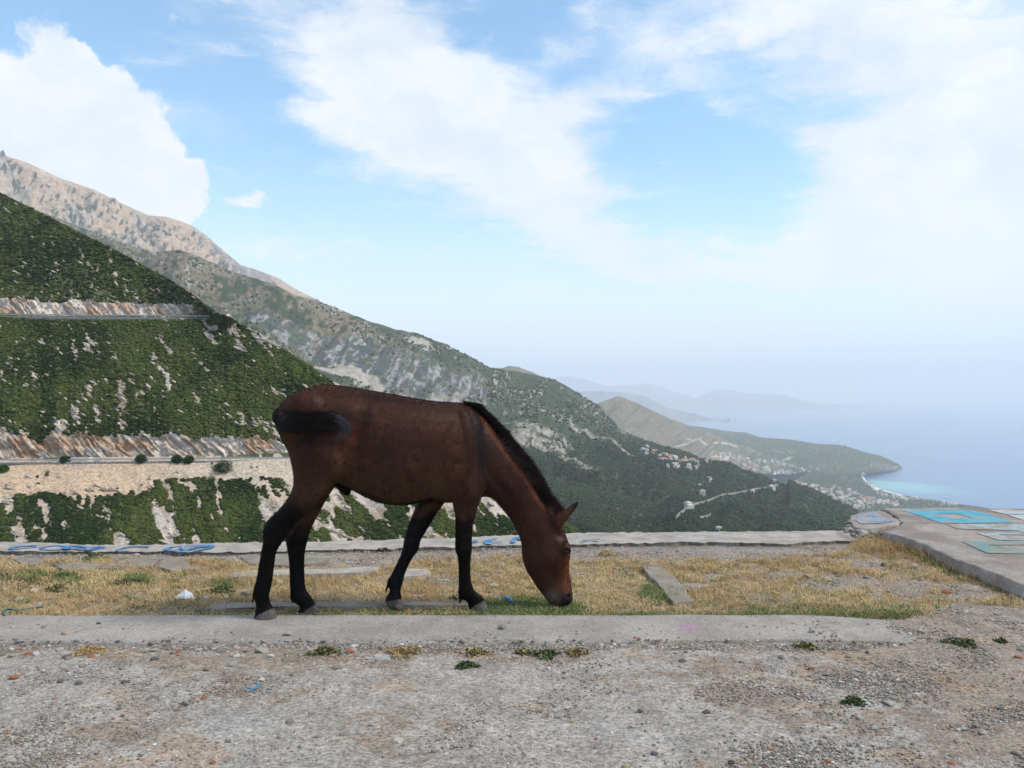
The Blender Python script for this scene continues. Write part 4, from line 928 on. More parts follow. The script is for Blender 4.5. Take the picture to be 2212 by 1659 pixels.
paint_poly('painted_letter', [(1730, 568), (2212, 573), (2500, 580), (2600, 650), (2212, 648), (1950, 640)], PT2, [(1950, 585), (2250, 590), (2380, 612), (2050, 610)])
paint_poly('painted_letter', [(1600, 655), (2212, 650), (2700, 655), (2900, 790), (2212, 778), (1850, 770)], PT3, [(1850, 690), (2400, 688), (2600, 725), (2000, 730)])
paint_poly('painted_letter', [(1860, 345), (2300, 347), (2400, 386), (2020, 384)], PT4)
paint_poly('painted_letter', [(2040, 390), (2420, 390), (2700, 450), (2215, 446)], PT4)
# rough little rubble bastion left of the platform
bo = [w7(x, y, TZ - .004) for x, y in [(500, 405), (560, 378), (640, 362), (780, 352), (850, 372), (900, 400), (985, 462), (970, 490), (840, 505), (800, 520), (640, 530), (540, 510), (505, 480), (492, 440)]]
bast = tag(plate('stone_bastion', bo, TZ - .004, .12, M_plat, .012, seed=9), 'small rounded rubble-stone bastion with a blue painted top beside the platform', 'bastion')
M_bp = paintmat('faded_blue_paint', (.05, .16, .33), (.12, .27, .41), (.32, .28, .24), .44)
bm_ = [(560, 400), (640, 372), (740, 360), (770, 375), (800, 400), (850, 430), (930, 455), (800, 475), (600, 484), (555, 450)]
old, plat_ = plat, plat
plat = bast; paint_poly('painted_top', bm_, M_bp, z=TZ + .0012); plat = plat_
STONE = [lumpy(ICO3, s, .42, 1.1) for s in range(8)]
STONE_A = []
for i, (v, f) in enumerate(STONE):                 # flatten a few facets so that they read as broken stone
    rg_ = np.random.default_rng(i); v = v.copy()
    for _ in range(6):
        d_ = rg_.normal(size=3); d_ /= np.linalg.norm(d_); h_ = rg_.uniform(.45, .75); t_ = v @ d_; v -= np.maximum(t_ - h_, 0)[:, None] * d_ * .9
    v[:, 2] = np.maximum(v[:, 2], -.55); STONE_A.append((v, f))
def smat(name, c0, c1, sc=40):
    m, nb, b = principled(name, .9, .2); pos = nb.node('ShaderNodeTexCoord').outputs['Object']
    n = nb.noise(pos, sc, 6, .7); nb.l.new(nb.mix(nb.ss(n, .3, .7), c0, c1), b.inputs['Base Color']); bump(nb, b, n, .6, .004); return m
SM = dict(grey=smat('grey_stone', (.16, .145, .125), (.27, .25, .22)), light=smat('pale_stone', (.28, .255, .22), (.40, .37, .325)), white=smat('white_stone', (.40, .37, .32), (.56, .52, .47)),
          dark=smat('dark_stone', (.08, .075, .07), (.15, .14, .125)), red=smat('terracotta', (.25, .09, .05), (.36, .15, .09)), tan=smat('tan_stone', (.27, .20, .13), (.38, .30, .21)))
WORDS = dict(grey='grey', light='pale grey', white='whitish', dark='dark grey', red='terracotta red', tan='tan')
KINDW = dict(grey='stone', light='stone', white='stone', dark='stone', red='brick fragment', tan='stone')
SMESH = {}
def stone(x, y, z, size, typ, lab, grp, par=None, name=None, flat=.62, v=None, rs=None):
    v = RNG.integers(len(STONE_A)) if v is None else v
    if (v, typ) not in SMESH:
        o = npmesh('stone', STONE_A[v][0], STONE_A[v][1], SM[typ], link=False, smooth=False); SMESH[(v, typ)] = o.data
    nm = name or ('brick_fragment' if typ == 'red' else 'stone')
    o = bpy.data.objects.new(nm, SMESH[(v, typ)]); COL.objects.link(o)
    k = size / 2; o.scale = (k, k * RNG.uniform(.7, .95), k * flat * RNG.uniform(.8, 1.15)); o.rotation_euler = (RNG.uniform(-.15, .15), RNG.uniform(-.15, .15), RNG.uniform(-.5, .5) if rs is None else rs)
    o.location = (x, y, z + k * flat * .42)
    if par: o.parent = par
    else: tag(o, lab, 'brick' if typ == 'red' else 'stone', grp)
    return o
for x, y, w_ in [(486, 470, 60), (480, 510, 60), (500, 545, 62), (525, 560, 56), (570, 570, 60), (600, 560, 70), (650, 580, 110), (735, 570, 70), (780, 560, 60), (470, 560, 50), (540, 595, 60), (600, 610, 60), (700, 610, 50), (455, 530, 40), (830, 590, 46)]:
    d_ = 7.95 + (560 - y) * .004
    p_ = P(*z7(x, y), d=d_); size = w_ * .2187 / FPX * d_
    stone(p_[0], p_[1] + .03, p_[2] - size * .25, size * 1.15, 'light' if w_ > 60 else 'grey', None, None, par=bast, name='rubble_stone', flat=.8)

# slabs lying in the grass
M_slab, nb, b, cc, n1, n2 = cmat('pale_slab_concrete', (.30, .265, .225), (.40, .36, .31), 6.0); nb.l.new(cc, b.inputs['Base Color']); bump(nb, b, n1, .5, .005)
M_curb, nb, b, cc, n1, n2 = cmat('grey_curb_concrete', (.21, .175, .14), (.28, .24, .195), 6.0); nb.l.new(cc, b.inputs['Base Color']); bump(nb, b, n1, .6, .005)
def slab(name, pts, z, th, mat, lab, cat, seed): o = plate(name, [P(x, y, z=z)[:2] for x, y in pts], z, th, mat, .006, seed=seed); tag(o, lab, cat); return o
slab('concrete_slab', [(495, 1246), (500, 1236), (545, 1232), (700, 1228), (818, 1223), (815, 1229), (780, 1236), (640, 1240), (540, 1244)], .026, .07, M_slab, 'long pale concrete slab lying in the dry grass behind the hind legs', 'slab', 31)
slab('concrete_slab', [(866, 1240), (873, 1228), (918, 1228), (932, 1236), (905, 1243), (870, 1246)], .022, .06, M_slab, 'short broken pale slab end just behind the far foreleg', 'slab', 32)
slab('curb_stone', [(445, 1312), (470, 1302), (700, 1300), (900, 1299), (1012, 1299), (1014, 1306), (800, 1308), (560, 1309), (480, 1314)], .022, .05, M_curb, 'long thin grey curb buried in the grass between the hooves', 'curb', 33)
slab('curb_stone', [(1386, 1224), (1420, 1221), (1450, 1240), (1478, 1268), (1496, 1298), (1456, 1301), (1440, 1284), (1425, 1264), (1404, 1245)], .022, .05, M_curb, 'short grey curb running diagonally through the grass right of the head', 'curb', 34)
for i, (pts, lab) in enumerate([([(30, 1208), (80, 1204), (92, 1210), (80, 1218), (50, 1217)], 'small flat paving stone at the far left of the grass'), ([(112, 1218), (170, 1214), (212, 1219), (200, 1230), (140, 1231)], 'large flat grey paving stone in the left grass'),
                   ([(250, 1211), (300, 1204), (345, 1206), (330, 1222), (270, 1227), (215, 1226)], 'cracked flat paving stone next to the parapet at the left'), ([(350, 1206), (400, 1205), (412, 1226), (372, 1233), (340, 1224)], 'flat grey paving stone with grass around it left of the hind legs'),
                   ([(520, 1203), (600, 1196), (690, 1200), (700, 1214), (620, 1221), (535, 1217)], 'broad worn paving stone behind the hind legs'), ([(262, 1286), (310, 1283), (322, 1288), (290, 1291)], 'thin paving stone nearly lost in the dry grass at the left')]):
    slab('paving_stone', pts, .012, .04, M_curb, lab, 'paving stone', 41 + i)

# ---- blades
def blades(name, n, dens, lmin, lmax, width, colfn, seed, lean=(.5, 1.5), zmul=1.0, pxr=(-150, 2350), pyr=(1160, 1338)):
    rg_ = np.random.default_rng(seed)
    bx, by = [], []; got = 0
    while got < n:
        m = n * 3; y = rg_.uniform(5.17, 8.3, m); x = rg_.uniform(-5.4, 5.4, m); a, b_ = gpx(x, y)
        w_ = dens(a, b_) * (a > pxr[0]) * (a < pxr[1]); k = rg_.random(m) < w_; bx.append(x[k]); by.append(y[k]); got += k.sum()
        if k.sum() < 5: break
    x = np.concatenate(bx)[:n]; y = np.concatenate(by)[:n]; n = len(x)
    L_ = rg_.uniform(lmin, lmax, n) * (1 + .4 * fbm(x / .4, y / .4, 0, 2, seed)); th = rg_.uniform(0, 6.283, n); le = rg_.uniform(lean[0], lean[1], n)
    z0 = gz(x, y) - .006
    pts = []
    for t, bend in ((0, 0), (.5, .45), (1, 1.0)):
        a = le * (.55 + .6 * bend)       # angle from vertical
        a2 = np.minimum(a, 1.5)
        r_ = L_ * t * np.sin(a2 * (.6 + .4 * t)); h_ = L_ * t * np.cos(a2 * (.5 + .5 * t)) * zmul
        pts.append(np.stack([x + r_ * np.cos(th), y + r_ * np.sin(th), z0 + h_], 1))
    ph = th + 1.57 + rg_.uniform(-.6, .6, n); wv = np.stack([np.cos(ph), np.sin(ph), rg_.uniform(-.5, .5, n)], 1) * (width * rg_.uniform(.6, 1.4, n))[:, None] / 2
    V = np.stack([pts[0] - wv, pts[0] + wv, pts[1] - wv * .8, pts[1] + wv * .8, pts[2]], 1)
    k = np.arange(n)[:, None] * 5
    F = np.concatenate([k + [0, 1, 3], k + [0, 3, 2], k + [2, 3, 4]])
    return npmesh(name, V.reshape(-1, 3), F, M_blade, np.repeat(colfn(x, y, rg_), 5, 0), smooth=False)
M_blade, nb, b = principled('grass_blades', .7, .2)
nb.l.new(attr(nb), b.inputs['Base Color'])
def greenness(a, b_):
    g_ = .5 * sst(b_, 1318, 1330) * sst(a, 250, 700) + .9 * (1 - sst(np.hypot((a - 1140) / 150, (b_ - 1315) / 30), .5, 1.1)) + .6 * (1 - sst(np.hypot((a - 1430) / 60, (b_ - 1280) / 26), .5, 1.1))
    g_ += .18 * (1 - sst(np.hypot((a - 1800) / 260, (b_ - 1318) / 20), .4, 1.1)) + .55 * (1 - sst(np.abs(b_ - np.interp(a, [1947, 1990, 2056, 2122, 2212], [1178, 1202, 1228, 1246, 1284])), 4, 14)) * (a > 1950)
    for x, y in [(300, 1250), (140, 1250), (480, 1262), (60, 1243), (200, 1200)]: g_ += .45 * (1 - sst(np.hypot((a - x) / 50, (b_ - y) / 12), .4, 1.1))
    return np.clip(g_ + .22 * fbm(a / 25, b_ / 8, 0, 3, 171), 0, 1)
def cstraw(x, y, rg_):
    t = rg_.random(len(x)); a, b_ = gpx(x, y); w_ = np.clip(.5 + fbm(x / .35, y / .3, 0, 3, 172), 0, 1)
    c = lerp((.50, .36, .16), (.70, .55, .30), t); c = lerp(c, np.array((.34, .185, .08)), (w_ * .55 + .5 * sst(a, 1850, 1950) * sst(b_, 1240, 1180)).clip(0, .8))
    return c * rg_.uniform(.75, 1.2, len(x))[:, None]
def cgreen(x, y, rg_):
    return lerp((.10, .15, .045), (.23, .26, .10), rg_.random(len(x))) * rg_.uniform(.7, 1.25, len(x))[:, None]
cl_ = lambda a, b_: np.clip(.32 + 1.9 * fbm(a / 22, b_ / 7, 0, 3, 173), .10, 1)
tag(blades('dry_grass', 92000, lambda a, b_: bed_mask(a, b_) * (1 - .7 * greenness(a, b_)) * cl_(a, b_), .015, .060, .0028, cstraw, 5, (.6, 1.6)), 'short yellow dry grass covering the bed around the hooves', 'grass', kind='stuff')
tag(blades('green_grass', 42000, lambda a, b_: bed_mask(a, b_) * greenness(a, b_), .015, .055, .0032, cgreen, 6, (.3, 1.4)), 'short green grass growing through the dry grass', 'grass', kind='stuff')
tag(blades('tall_dry_grass', 4200, lambda a, b_: np.clip((1 - sst(np.hypot((a - 1895) / 60, (b_ - 1180) / 22), .5, 1.1)) + .25 * (1 - sst(np.abs(b_ - np.interp(a, [1912, 2056, 2212], [1170, 1228, 1284])), 4, 12)) * (a > 1900) + .35 * (1 - sst(np.hypot((a - 620) / 200, (b_ - 1256) / 12), .5, 1.1)), 0, 1), .045, .115, .003, cstraw, 9, (.1, .9)),
    'taller rusty dry grass against the platform edge and slabs', 'grass', kind='stuff')

# weeds
M_weed, nb, b = principled('weed_leaves', .65, .25); nb.l.new(attr(nb), b.inputs['Base Color'])
def weed(x, y, w_, col, lab, grp, n=220, hgt=.028, name='weed', z=0.0, dry=0.0, seed=1):
    p = P(x, y, z=z); r = w_ / 2 / FPX * p[1]; rg_ = np.random.default_rng(seed)
    th = rg_.uniform(0, 6.283, n); rr = np.sqrt(rg_.random(n)) * (1 + .35 * np.sin(th * 3 + seed)); X_ = rr * r * np.cos(th); Y_ = rr * r * .9 * np.sin(th)
    h_ = hgt * rg_.uniform(.1, 1, n) * (1.1 - rr * .6); s = rg_.uniform(.006, .013, n)[:, None]
    a = rg_.normal(size=(n, 3)); a[:, 2] = np.abs(a[:, 2]) * .7; a /= np.linalg.norm(a, axis=1, keepdims=True); bb = np.cross(a, rg_.normal(size=(n, 3))); bb /= np.linalg.norm(bb, axis=1, keepdims=True)
    q = np.stack([X_, Y_, h_], 1); V = np.stack([q - a * s, q + bb * s * .45, q + a * s * 1.3, q - bb * s * .45], 1)
    c = np.where((rg_.random(n) < dry)[:, None], np.array((.40, .27, .12)), np.array(col)) * rg_.uniform(.6, 1.4, n)[:, None]
    o = npmesh(name, V.reshape(-1, 3), np.arange(n * 4).reshape(-1, 4), M_weed, np.repeat(c, 4, 0), smooth=False)
    o.location = (p[0], p[1], float(gz(p[0], p[1])) - .01); tag(o, lab, 'weed', grp)
def f1(x, y): return (x * .3418, 1134 + y * .3418)
def f2_(x, y): return (702 + x * .3418, 1134 + y * .3418)
def f3_(x, y): return (1404 + x * .3652, 1134 + y * .3652)
GRN = (.045, .075, .022)
for i, (p_, w_, lab, dry) in enumerate([(f2_(1390, 812), 62, 'dark green weed mat at the front edge of the concrete strip', .05), (f2_(1590, 805), 48, 'brownish weed just right of the dark green mat', .5), (f2_(890, 885), 46, 'small low green weed alone on the gravel below the strip', .12),
        (f1(2050, 805), 62, 'weed straggling along the strip edge below the hind hooves', .3), (f3_(1200, 1040), 40, 'round dark weed alone on the gravel at the right', .05), (f3_(920, 715), 46, 'weed at the strip edge with a red fragment in it', .35),
        (f3_(1840, 693), 62, 'long low weed on the gravel at the right edge', .1), (f3_(2080, 682), 24, 'tiny weed near the right edge of the picture', .1), (f1(560, 795), 66, 'dry straw tuft in the crack below the strip on the left', 1.0),
        (f2_(1785, 182), 42, 'rusty dry tuft on the gravel behind the muzzle', .85), (f1(810, 372), 68, 'broad green weed in the dry grass left of the paper', .1), (f1(390, 332), 44, 'green weed in the left grass near the flat stones', .1),
        (f1(180, 372), 62, 'spreading green weed at the left of the dry grass', .15), (f1(30, 325), 32, 'green weed at the very left edge of the grass', .1), (f1(595, 203), 40, 'green weed close under the blue scrawl', .1), (f1(360, 410), 44, 'flat green weed below the left weeds', .1),
        (f1(1400, 420), 62, 'leggy green weed right of the white paper', .15), (f2_(830, 470), 36, 'small green weed behind the foreleg hooves', .1), (f2_(1250, 800), 30, 'scrap of weed left of the dark green mat', .5), (f2_(500, 805), 70, 'thin line of rusty weeds along the strip edge', .8), (f2_(960, 805), 56, 'sparse weeds in the strip joint under the foreleg', .5)]):
    weed(p_[0], p_[1], w_, GRN, lab, 'weeds on the terrace', int(w_ * 5), .03 if p_[1] > 1300 else .045, seed=i, dry=dry, name='dry_tuft' if dry > .8 else 'weed')

# ---- stones
LST = [('1', v) for v in [(970, 735, 80, 'grey', 'broad grey stone on the front half of the strip'), (1068, 732, 40, 'dark', 'small dark stone right of the broad grey one on the strip'), (1645, 775, 90, 'light', 'large pale broken lump at the strip edge below the hind hooves'),
    (1475, 862, 95, 'light', 'long pale flat stone just in front of the strip'), (2135, 885, 80, 'grey', 'pointed grey stone with a pale top below the hind legs'), (513, 875, 45, 'grey', 'grey stone left of the dry tuft'), (1302, 892, 45, 'grey', 'small grey stone left of the long pale one'),
    (388, 972, 50, 'dark', 'left one of two dark stones at the far left'), (490, 984, 60, 'dark', 'right one of two dark stones at the far left'), (793, 970, 55, 'dark', 'dark stone with a pale top left of the blue ring'), (95, 942, 70, 'red', 'big wedge of brick at the far left'),
    (1837, 942, 38, 'dark', 'squarish dark stone right above the blue ring'), (270, 1192, 58, 'grey', 'smooth grey stone in the lower left gravel'), (80, 1322, 42, 'white', 'round whitish stone at the lower left'), (772, 1190, 32, 'dark', 'small dark stone in the middle of the left gravel'),
    (1170, 1115, 60, 'grey', 'angular grey stone below and left of the blue ring'), (1290, 1080, 40, 'red', 'brick fragment left of the blue ring'), (1445, 1350, 50, 'grey', 'grey stone near the bottom edge of the picture, left of centre'), (1835, 1224, 66, 'grey', 'jagged grey stone below the blue ring'),
    (2090, 1150, 35, 'grey', 'small grey stone right of the jagged one'), (400, 684, 45, 'tan', 'tan chip on the left part of the strip'), (490, 673, 28, 'tan', 'smaller tan chip on the left part of the strip'), (620, 620, 32, 'dark', 'dark pebble at the back edge of the strip'),
    (1812, 682, 60, 'light', 'pale stone on the strip below the near hind hoof'), (1465, 678, 20, 'grey', 'lone pebble on the strip left of the hind hoof'), (210, 405, 55, 'white', 'whitish stone in the left grass'), (130, 462, 60, 'light', 'pale stone beside a dead tuft at the left'),
    (880, 427, 50, 'tan', 'tan stone in the grass left of the paper'), (1003, 403, 45, 'white', 'whitish stone touching a darker one above the paper'), (1042, 408, 45, 'grey', 'grey stone touching a whitish one above the paper'), (1245, 412, 55, 'light', 'pale stone right above the paper'),
    (1460, 430, 35, 'grey', 'small rounded stone behind the near hind fetlock'), (1430, 446, 40, 'white', 'whitish stone behind the near hind fetlock'), (1555, 422, 80, 'grey', 'large grey stone touching the near hind fetlock'), (1760, 348, 60, 'light', 'pale stone between the hind cannons'),
    (695, 280, 40, 'dark', 'dark stone on the flat paving at the left'), (1295, 458, 60, 'light', 'flat pale stone right of the paper'), (835, 533, 40, 'light', 'pale stone low in the left grass'), (230, 802, 45, 'white', 'whitish stone in the gravel band under the strip, far left'),
    (215, 776, 30, 'red', 'round brick pebble at the strip edge, far left'), (70, 815, 45, 'tan', 'tan stone at the left edge under the strip'), (20, 800, 50, 'grey', 'grey stone cut by the left edge of the picture'), (370, 770, 60, 'light', 'pale stone wedged in the strip edge at the left'),
    (910, 775, 70, 'light', 'pale lump in the strip edge near the dry tuft'), (1500, 815, 60, 'white', 'whitish stone in the strip edge left of the large lump'), (1450, 805, 50, 'light', 'pale stone next to the whitish one in the strip edge'), (1245, 776, 40, 'light', 'pale stone at the strip edge right of the dry tuft'),
    (275, 910, 40, 'white', 'whitish pebble in the upper left gravel'), (1420, 512, 90, 'light', 'long pale rubble piece left of the near hind hoof'), (1560, 520, 80, 'grey', 'grey rubble piece touching the near hind pastern')]]
LST += [('2', v) for v in [(1122, 640, 60, 'grey', 'upright grey stone standing on the strip under the neck'), (1980, 718, 32, 'red', 'brick pebble alone on the right half of the strip'), (1022, 728, 22, 'white', 'white chip on the strip under the chest'), (1995, 1160, 50, 'grey', 'smooth greenish grey pebble on the lower gravel, right of centre'),
    (1558, 1235, 34, 'red', 'brick chip in the lower middle gravel'), (1715, 1340, 28, 'red', 'small brick pebble near the bottom, right of centre'), (1015, 307, 45, 'light', 'pale stone in the grass before the jaw'), (1060, 376, 60, 'white', 'whitish flat stone in the grass before the jaw'),
    (1215, 241, 22, 'white', 'white chip in the dry grass beside the throat'), (1900, 282, 45, 'grey', 'grey stone left of the diagonal curb'), (740, 432, 45, 'white', 'whitish stone between the forelegs'), (608, 458, 36, 'tan', 'tan chip between the forelegs'), (520, 514, 50, 'red', 'brick piece right of the far fore hoof'),
    (1710, 484, 60, 'tan', 'flat brown stone right of the muzzle'), (2118, 482, 40, 'grey', 'grey stone below the end of the diagonal curb'), (1270, 525, 44, 'grey', 'grey stone left of the near fore hoof')]]
LST += [('3', v) for v in [(1047, 1376, 42, 'red', 'round brick pebble near the bottom edge at the right'), (717, 1311, 28, 'red', 'brick chip left of the round brick pebble'), (1285, 300, 44, 'grey', 'grey stone in the sparse grass at the right'), (1390, 227, 45, 'dark', 'dark leaning stone at the far right grass'),
    (1550, 233, 55, 'light', 'pale stone lying before the platform edge'), (1757, 382, 60, 'red', 'large brick piece below the platform'), (1717, 430, 40, 'light', 'pale wedge-shaped stone left of the right hand grass'), (1605, 309, 30, 'white', 'white stone in the rubble before the platform'),
    (930, 296, 60, 'tan', 'thin tan slab piece in the right grass'), (520, 223, 35, 'grey', 'grey stone in the upper right grass'), (180, 412, 55, 'red', 'flat brick piece on the end of the diagonal curb'), (665, 507, 28, 'grey', 'small grey stone on the right front edge of the grass'),
    (1600, 614, 40, 'light', 'smooth pale stone right of the strip end'), (1285, 579, 35, 'grey', 'grey stone on the right end of the strip'), (1155, 564, 30, 'red', 'brick fragment at the back right of the strip'), (1285, 741, 32, 'dark', 'dark pebble in front of the strip end'), (935, 901, 40, 'light', 'left smooth pebble of three in the right gravel'),
    (1025, 894, 35, 'light', 'middle smooth pebble of three in the right gravel'), (1128, 913, 38, 'white', 'right whitish pebble of three in the right gravel'), (1990, 729, 35, 'grey', 'grey stone below the long low weed'), (2080, 1071, 50, 'dark', 'dark angular stone near the right edge'),
    (1545, 1276, 35, 'dark', 'dark stone in the bottom right gravel'), (1825, 1189, 32, 'white', 'white pebble in the bottom right gravel'), (1535, 1026, 35, 'grey', 'grey stone right of the round weed'), (2195, 500, 44, 'light', 'pale stone at the right edge by the grass'), (2195, 718, 40, 'grey', 'grey stone at the right edge under the weeds'),
    (1420, 1031, 70, 'light', 'flat pale stone in the right gravel'), (2153, 891, 30, 'red', 'dark brick chip at the right edge'), (975, 909, 22, 'red', 'tiny brick chip between the smooth pebbles'), (1240, 1116, 50, 'light', 'pale stone below the round weed'), (2175, 762, 50, 'red', 'brick lump at the right edge')]]
FM = {'1': f1, '2': f2_, '3': f3_}; FS = {'1': .3418, '2': .3418, '3': .3652}
def on_strip(x, y): return (4.68 < y < 5.19) and x < 2.0
for k_, (x, y, w_, typ, lab) in LST:
    a, b_ = FM[k_](x, y); size = w_ * FS[k_] / FPX; z_ = 0.0
    p_ = P(a, b_ + w_ * FS[k_] * .22, z=z_); s_ = on_strip(p_[0], p_[1]); zz = .012 if s_ else float(gz(p_[0], p_[1])) - .012
    if s_: p_ = P(a, b_ + w_ * FS[k_] * .22, z=.012)
    stone(p_[0], p_[1], zz, size * p_[1], typ, lab, 'stones and fragments on the terrace', flat=.7 if w_ < 70 else .55)
ZONES = [(lambda a, b_: b_ < 1200, 'on the bare strip beside the parapet'), (lambda a, b_: b_ < 1337 and a < 1000, 'in the left part of the dry grass'), (lambda a, b_: b_ < 1337 and a < 1700, 'in the middle of the dry grass'), (lambda a, b_: b_ < 1337, 'in the rubble before the platform'),
         (lambda a, b_: b_ < 1425 and a < 740, 'along the left edge of the concrete strip'), (lambda a, b_: b_ < 1425 and a < 1750, 'along the middle edge of the concrete strip'), (lambda a, b_: b_ < 1425, 'around the right end of the concrete strip'),
         (lambda a, b_: a < 740, 'on the left foreground gravel'), (lambda a, b_: a < 1480, 'on the middle foreground gravel'), (lambda a, b_: True, 'on the right foreground gravel')]
rs_ = np.random.default_rng(123); cnt = 0
while cnt < 165:
    a = rs_.uniform(5, 2205); u = rs_.random()
    if u < .24: b_ = 1402 + abs(rs_.normal()) * 12; a = rs_.uniform(0, 800) if rs_.random() < .6 else a
    elif u < .46: a = rs_.uniform(1740, 2205); b_ = rs_.uniform(1235, 1420)
    elif u < .60: b_ = rs_.uniform(1200, 1330)
    elif u < .66: b_ = rs_.uniform(1184, 1200); a = rs_.uniform(800, 1820)
    else: b_ = rs_.uniform(1410, 1655); a = a if rs_.random() < .5 else rs_.uniform(1500, 2205)
    if b_ > 1150 and b_ < np.interp(a, [1850, 1912, 1990, 2056, 2122, 2212], [1150, 1172, 1205, 1229, 1246, 1282]) and a > 1850: continue
    if 1338 < b_ < 1398 and a < 1900 and rs_.random() < .8: continue
    p_ = P(a, b_, z=0); s_ = on_strip(p_[0], p_[1]); zz = .012 if s_ else float(gz(p_[0], p_[1])) - .012
    typ = str(rs_.choice(['grey', 'light', 'white', 'dark', 'red', 'tan'], p=[.36, .27, .12, .12, .06, .07])); size = rs_.uniform(.018, .042) * (1.3 if u < .24 else 1)
    zn = next(t for fn, t in ZONES if fn(a, b_)); sw = 'small ' if size < .03 else ''
    stone(p_[0], p_[1], zz, size, typ, f'{sw}{WORDS[typ]} {KINDW[typ]} {zn}', f'{sw}{WORDS[typ]} {KINDW[typ]}s {zn}'); cnt += 1

# ---- gravel (nobody could count it)
PEB = [lumpy(ICO1, s, .35, 1.3) for s in range(7)]
M_peb, nb, b = principled('gravel', .9, .2); nb.l.new(attr(nb), b.inputs['Base Color'])
n = 72000; rg_ = np.random.default_rng(31)
a = rg_.uniform(-60, 2280, n * 3); b_ = np.concatenate([rg_.uniform(1392, 1680, n * 2), rg_.uniform(1180, 1400, n)])
d_ = (CAM_H) * FPX / (b_ - HY); x = (a - CX) / FPX * d_; y = d_
wgt = np.clip(.16 + .85 * fbm(x / .5, y / .45, 0, 4, 181), .05, 1) * np.clip(.40 + .85 * sst(a, 1350, 2000) + .35 * sst(a, 900, 200), 0, 1.2) * np.clip((3.6 / d_) ** .0, 0, 1)
wgt = np.where(b_ < 1392, .55 * (1 - bed_mask(a, b_) * .75), wgt); wgt = np.where((y > 4.66) & (y < 5.2) & (x < 2.5), .012 + .5 * sst(x, 1.5, 2.4), wgt)
edge_ = np.exp(-((y - 4.62) / .05) ** 2) * (x < 2); wgt = wgt + edge_ * .9
ipq = np.interp(a, [-400, 0, 500, 830, 1000, 1125, 1250, 1500, 1700, 1870], [1188, 1191, 1193, 1187, 1182, 1178, 1176, 1172, 1176, 1166]); nearp = np.exp(-((b_ - ipq - 4) / 4.) ** 2) * (a < 1880); wgt = wgt + nearp
wgt = wgt * (1 - ((a > 1880) & (b_ < np.interp(a, [1880, 1912, 1990, 2056, 2122, 2212, 2400], [1160, 1170, 1203, 1227, 1244, 1280, 1350]))))
wgt = wgt * (b_ > np.interp(a, [0, 500, 830, 1125, 1500, 1870], [1193, 1195, 1189, 1180, 1175, 1175]))
k = rg_.random(len(a)) < np.clip(wgt, 0, 1); x, y, a, b_, nearp, edge_ = x[k], y[k], a[k], b_[k], nearp[k], edge_[k]; n = len(x)
s_ = .0019 + .0050 * rg_.random(n) ** 2.4 + .005 * (rg_.random(n) < .05); s_ = s_ * np.where(b_ < 1392, 1.25, 1) * (1 + .9 * np.maximum(nearp, edge_) * rg_.random(n))
scl = np.stack([s_ * rg_.uniform(.9, 1.5, n), s_ * rg_.uniform(.8, 1.2, n), s_ * rg_.uniform(.5, .8, n)], 1)
zz = np.where((y > 4.66) & (y < 5.2) & (x < 1.9), .013, gz(x, y) - .012 + .003)
pal = np.array([(.25, .22, .19), (.34, .31, .27), (.17, .15, .13), (.27, .21, .155), (.50, .47, .43), (.30, .13, .08)]); ci = rg_.choice(6, n, p=[.34, .22, .20, .16, .055, .025])
col = pal[ci] * rg_.uniform(.8, 1.2, n)[:, None]
tag(scatter_mesh('gravel', PEB, np.stack([x, y, zz], 1), scl, M_peb, col), 'loose fine gravel strewn over the worn concrete', 'gravel', kind='stuff')

# ---- litter
def tube(name, pts, r, mat, parent=None, sides=8, closed=False):
    P_ = np.array(pts, float); n = len(P_); d = np.gradient(P_, axis=0); d /= np.linalg.norm(d, axis=1, keepdims=True) + 1e-9
    up = np.array([0, 0, 1.0]); s1 = np.cross(d, up + np.array([.01, .02, 0])); s1 /= np.linalg.norm(s1, axis=1, keepdims=True) + 1e-9; s2 = np.cross(d, s1)
    r = np.broadcast_to(r, n)[:, None]; t = np.linspace(0, 2 * math.pi, sides + 1)[:-1]
    V = np.stack([P_ + s1 * math.cos(q) * r + s2 * math.sin(q) * r for q in t], 1); i = np.arange(n - 1)[:, None] * sides; j = np.arange(sides)[None]
    F = np.stack([(i + j).ravel(), (i + (j + 1) % sides).ravel(), (i + sides + (j + 1) % sides).ravel(), (i + sides + j).ravel()], 1)
    caps = np.array([list(range(sides)), list(range((n - 1) * sides, n * sides))])
    return npmesh(name, V.reshape(-1, 3), [F, caps], mat, parent=parent)
def curve(pts, n=40):
    a = np.array(pts, float); s = np.concatenate([[0], np.cumsum(np.linalg.norm(np.diff(a, axis=0), axis=1))]); t = np.linspace(0, s[-1], n)
    q = np.stack([np.interp(t, s, a[:, k]) for k in range(a.shape[1])], 1); kk = np.ones(5) / 5
    for _ in range(2): q = np.stack([np.convolve(np.pad(q[:, i], 2, 'edge'), kk, 'valid') for i in range(a.shape[1])], 1)
    return q
M_bl = plain('blue_plastic', (.05, .25, .42), .5); M_rope = plain('green_rope', (.02, .12, .12), .8); M_paper = plain('white_paper', (.66, .66, .66), .7)
M_lea = plain('dark_leather', (.05, .035, .025), .6); M_iron = plain('rusty_iron', (.06, .045, .04), .7)
rp = [P(*f1(x, y), z=.02) for x, y in [(28, 575), (18, 555), (30, 532), (60, 528), (88, 540), (110, 545), (160, 532), (210, 525), (285, 515)]]
tag(tube('rope', curve(rp), .006, M_rope), 'dark green frayed rope end lying in the grass at the far left', 'rope')
rp2 = [P(*f1(x, y), z=.026) for x, y in [(95, 550), (150, 538), (200, 530), (230, 528)]]
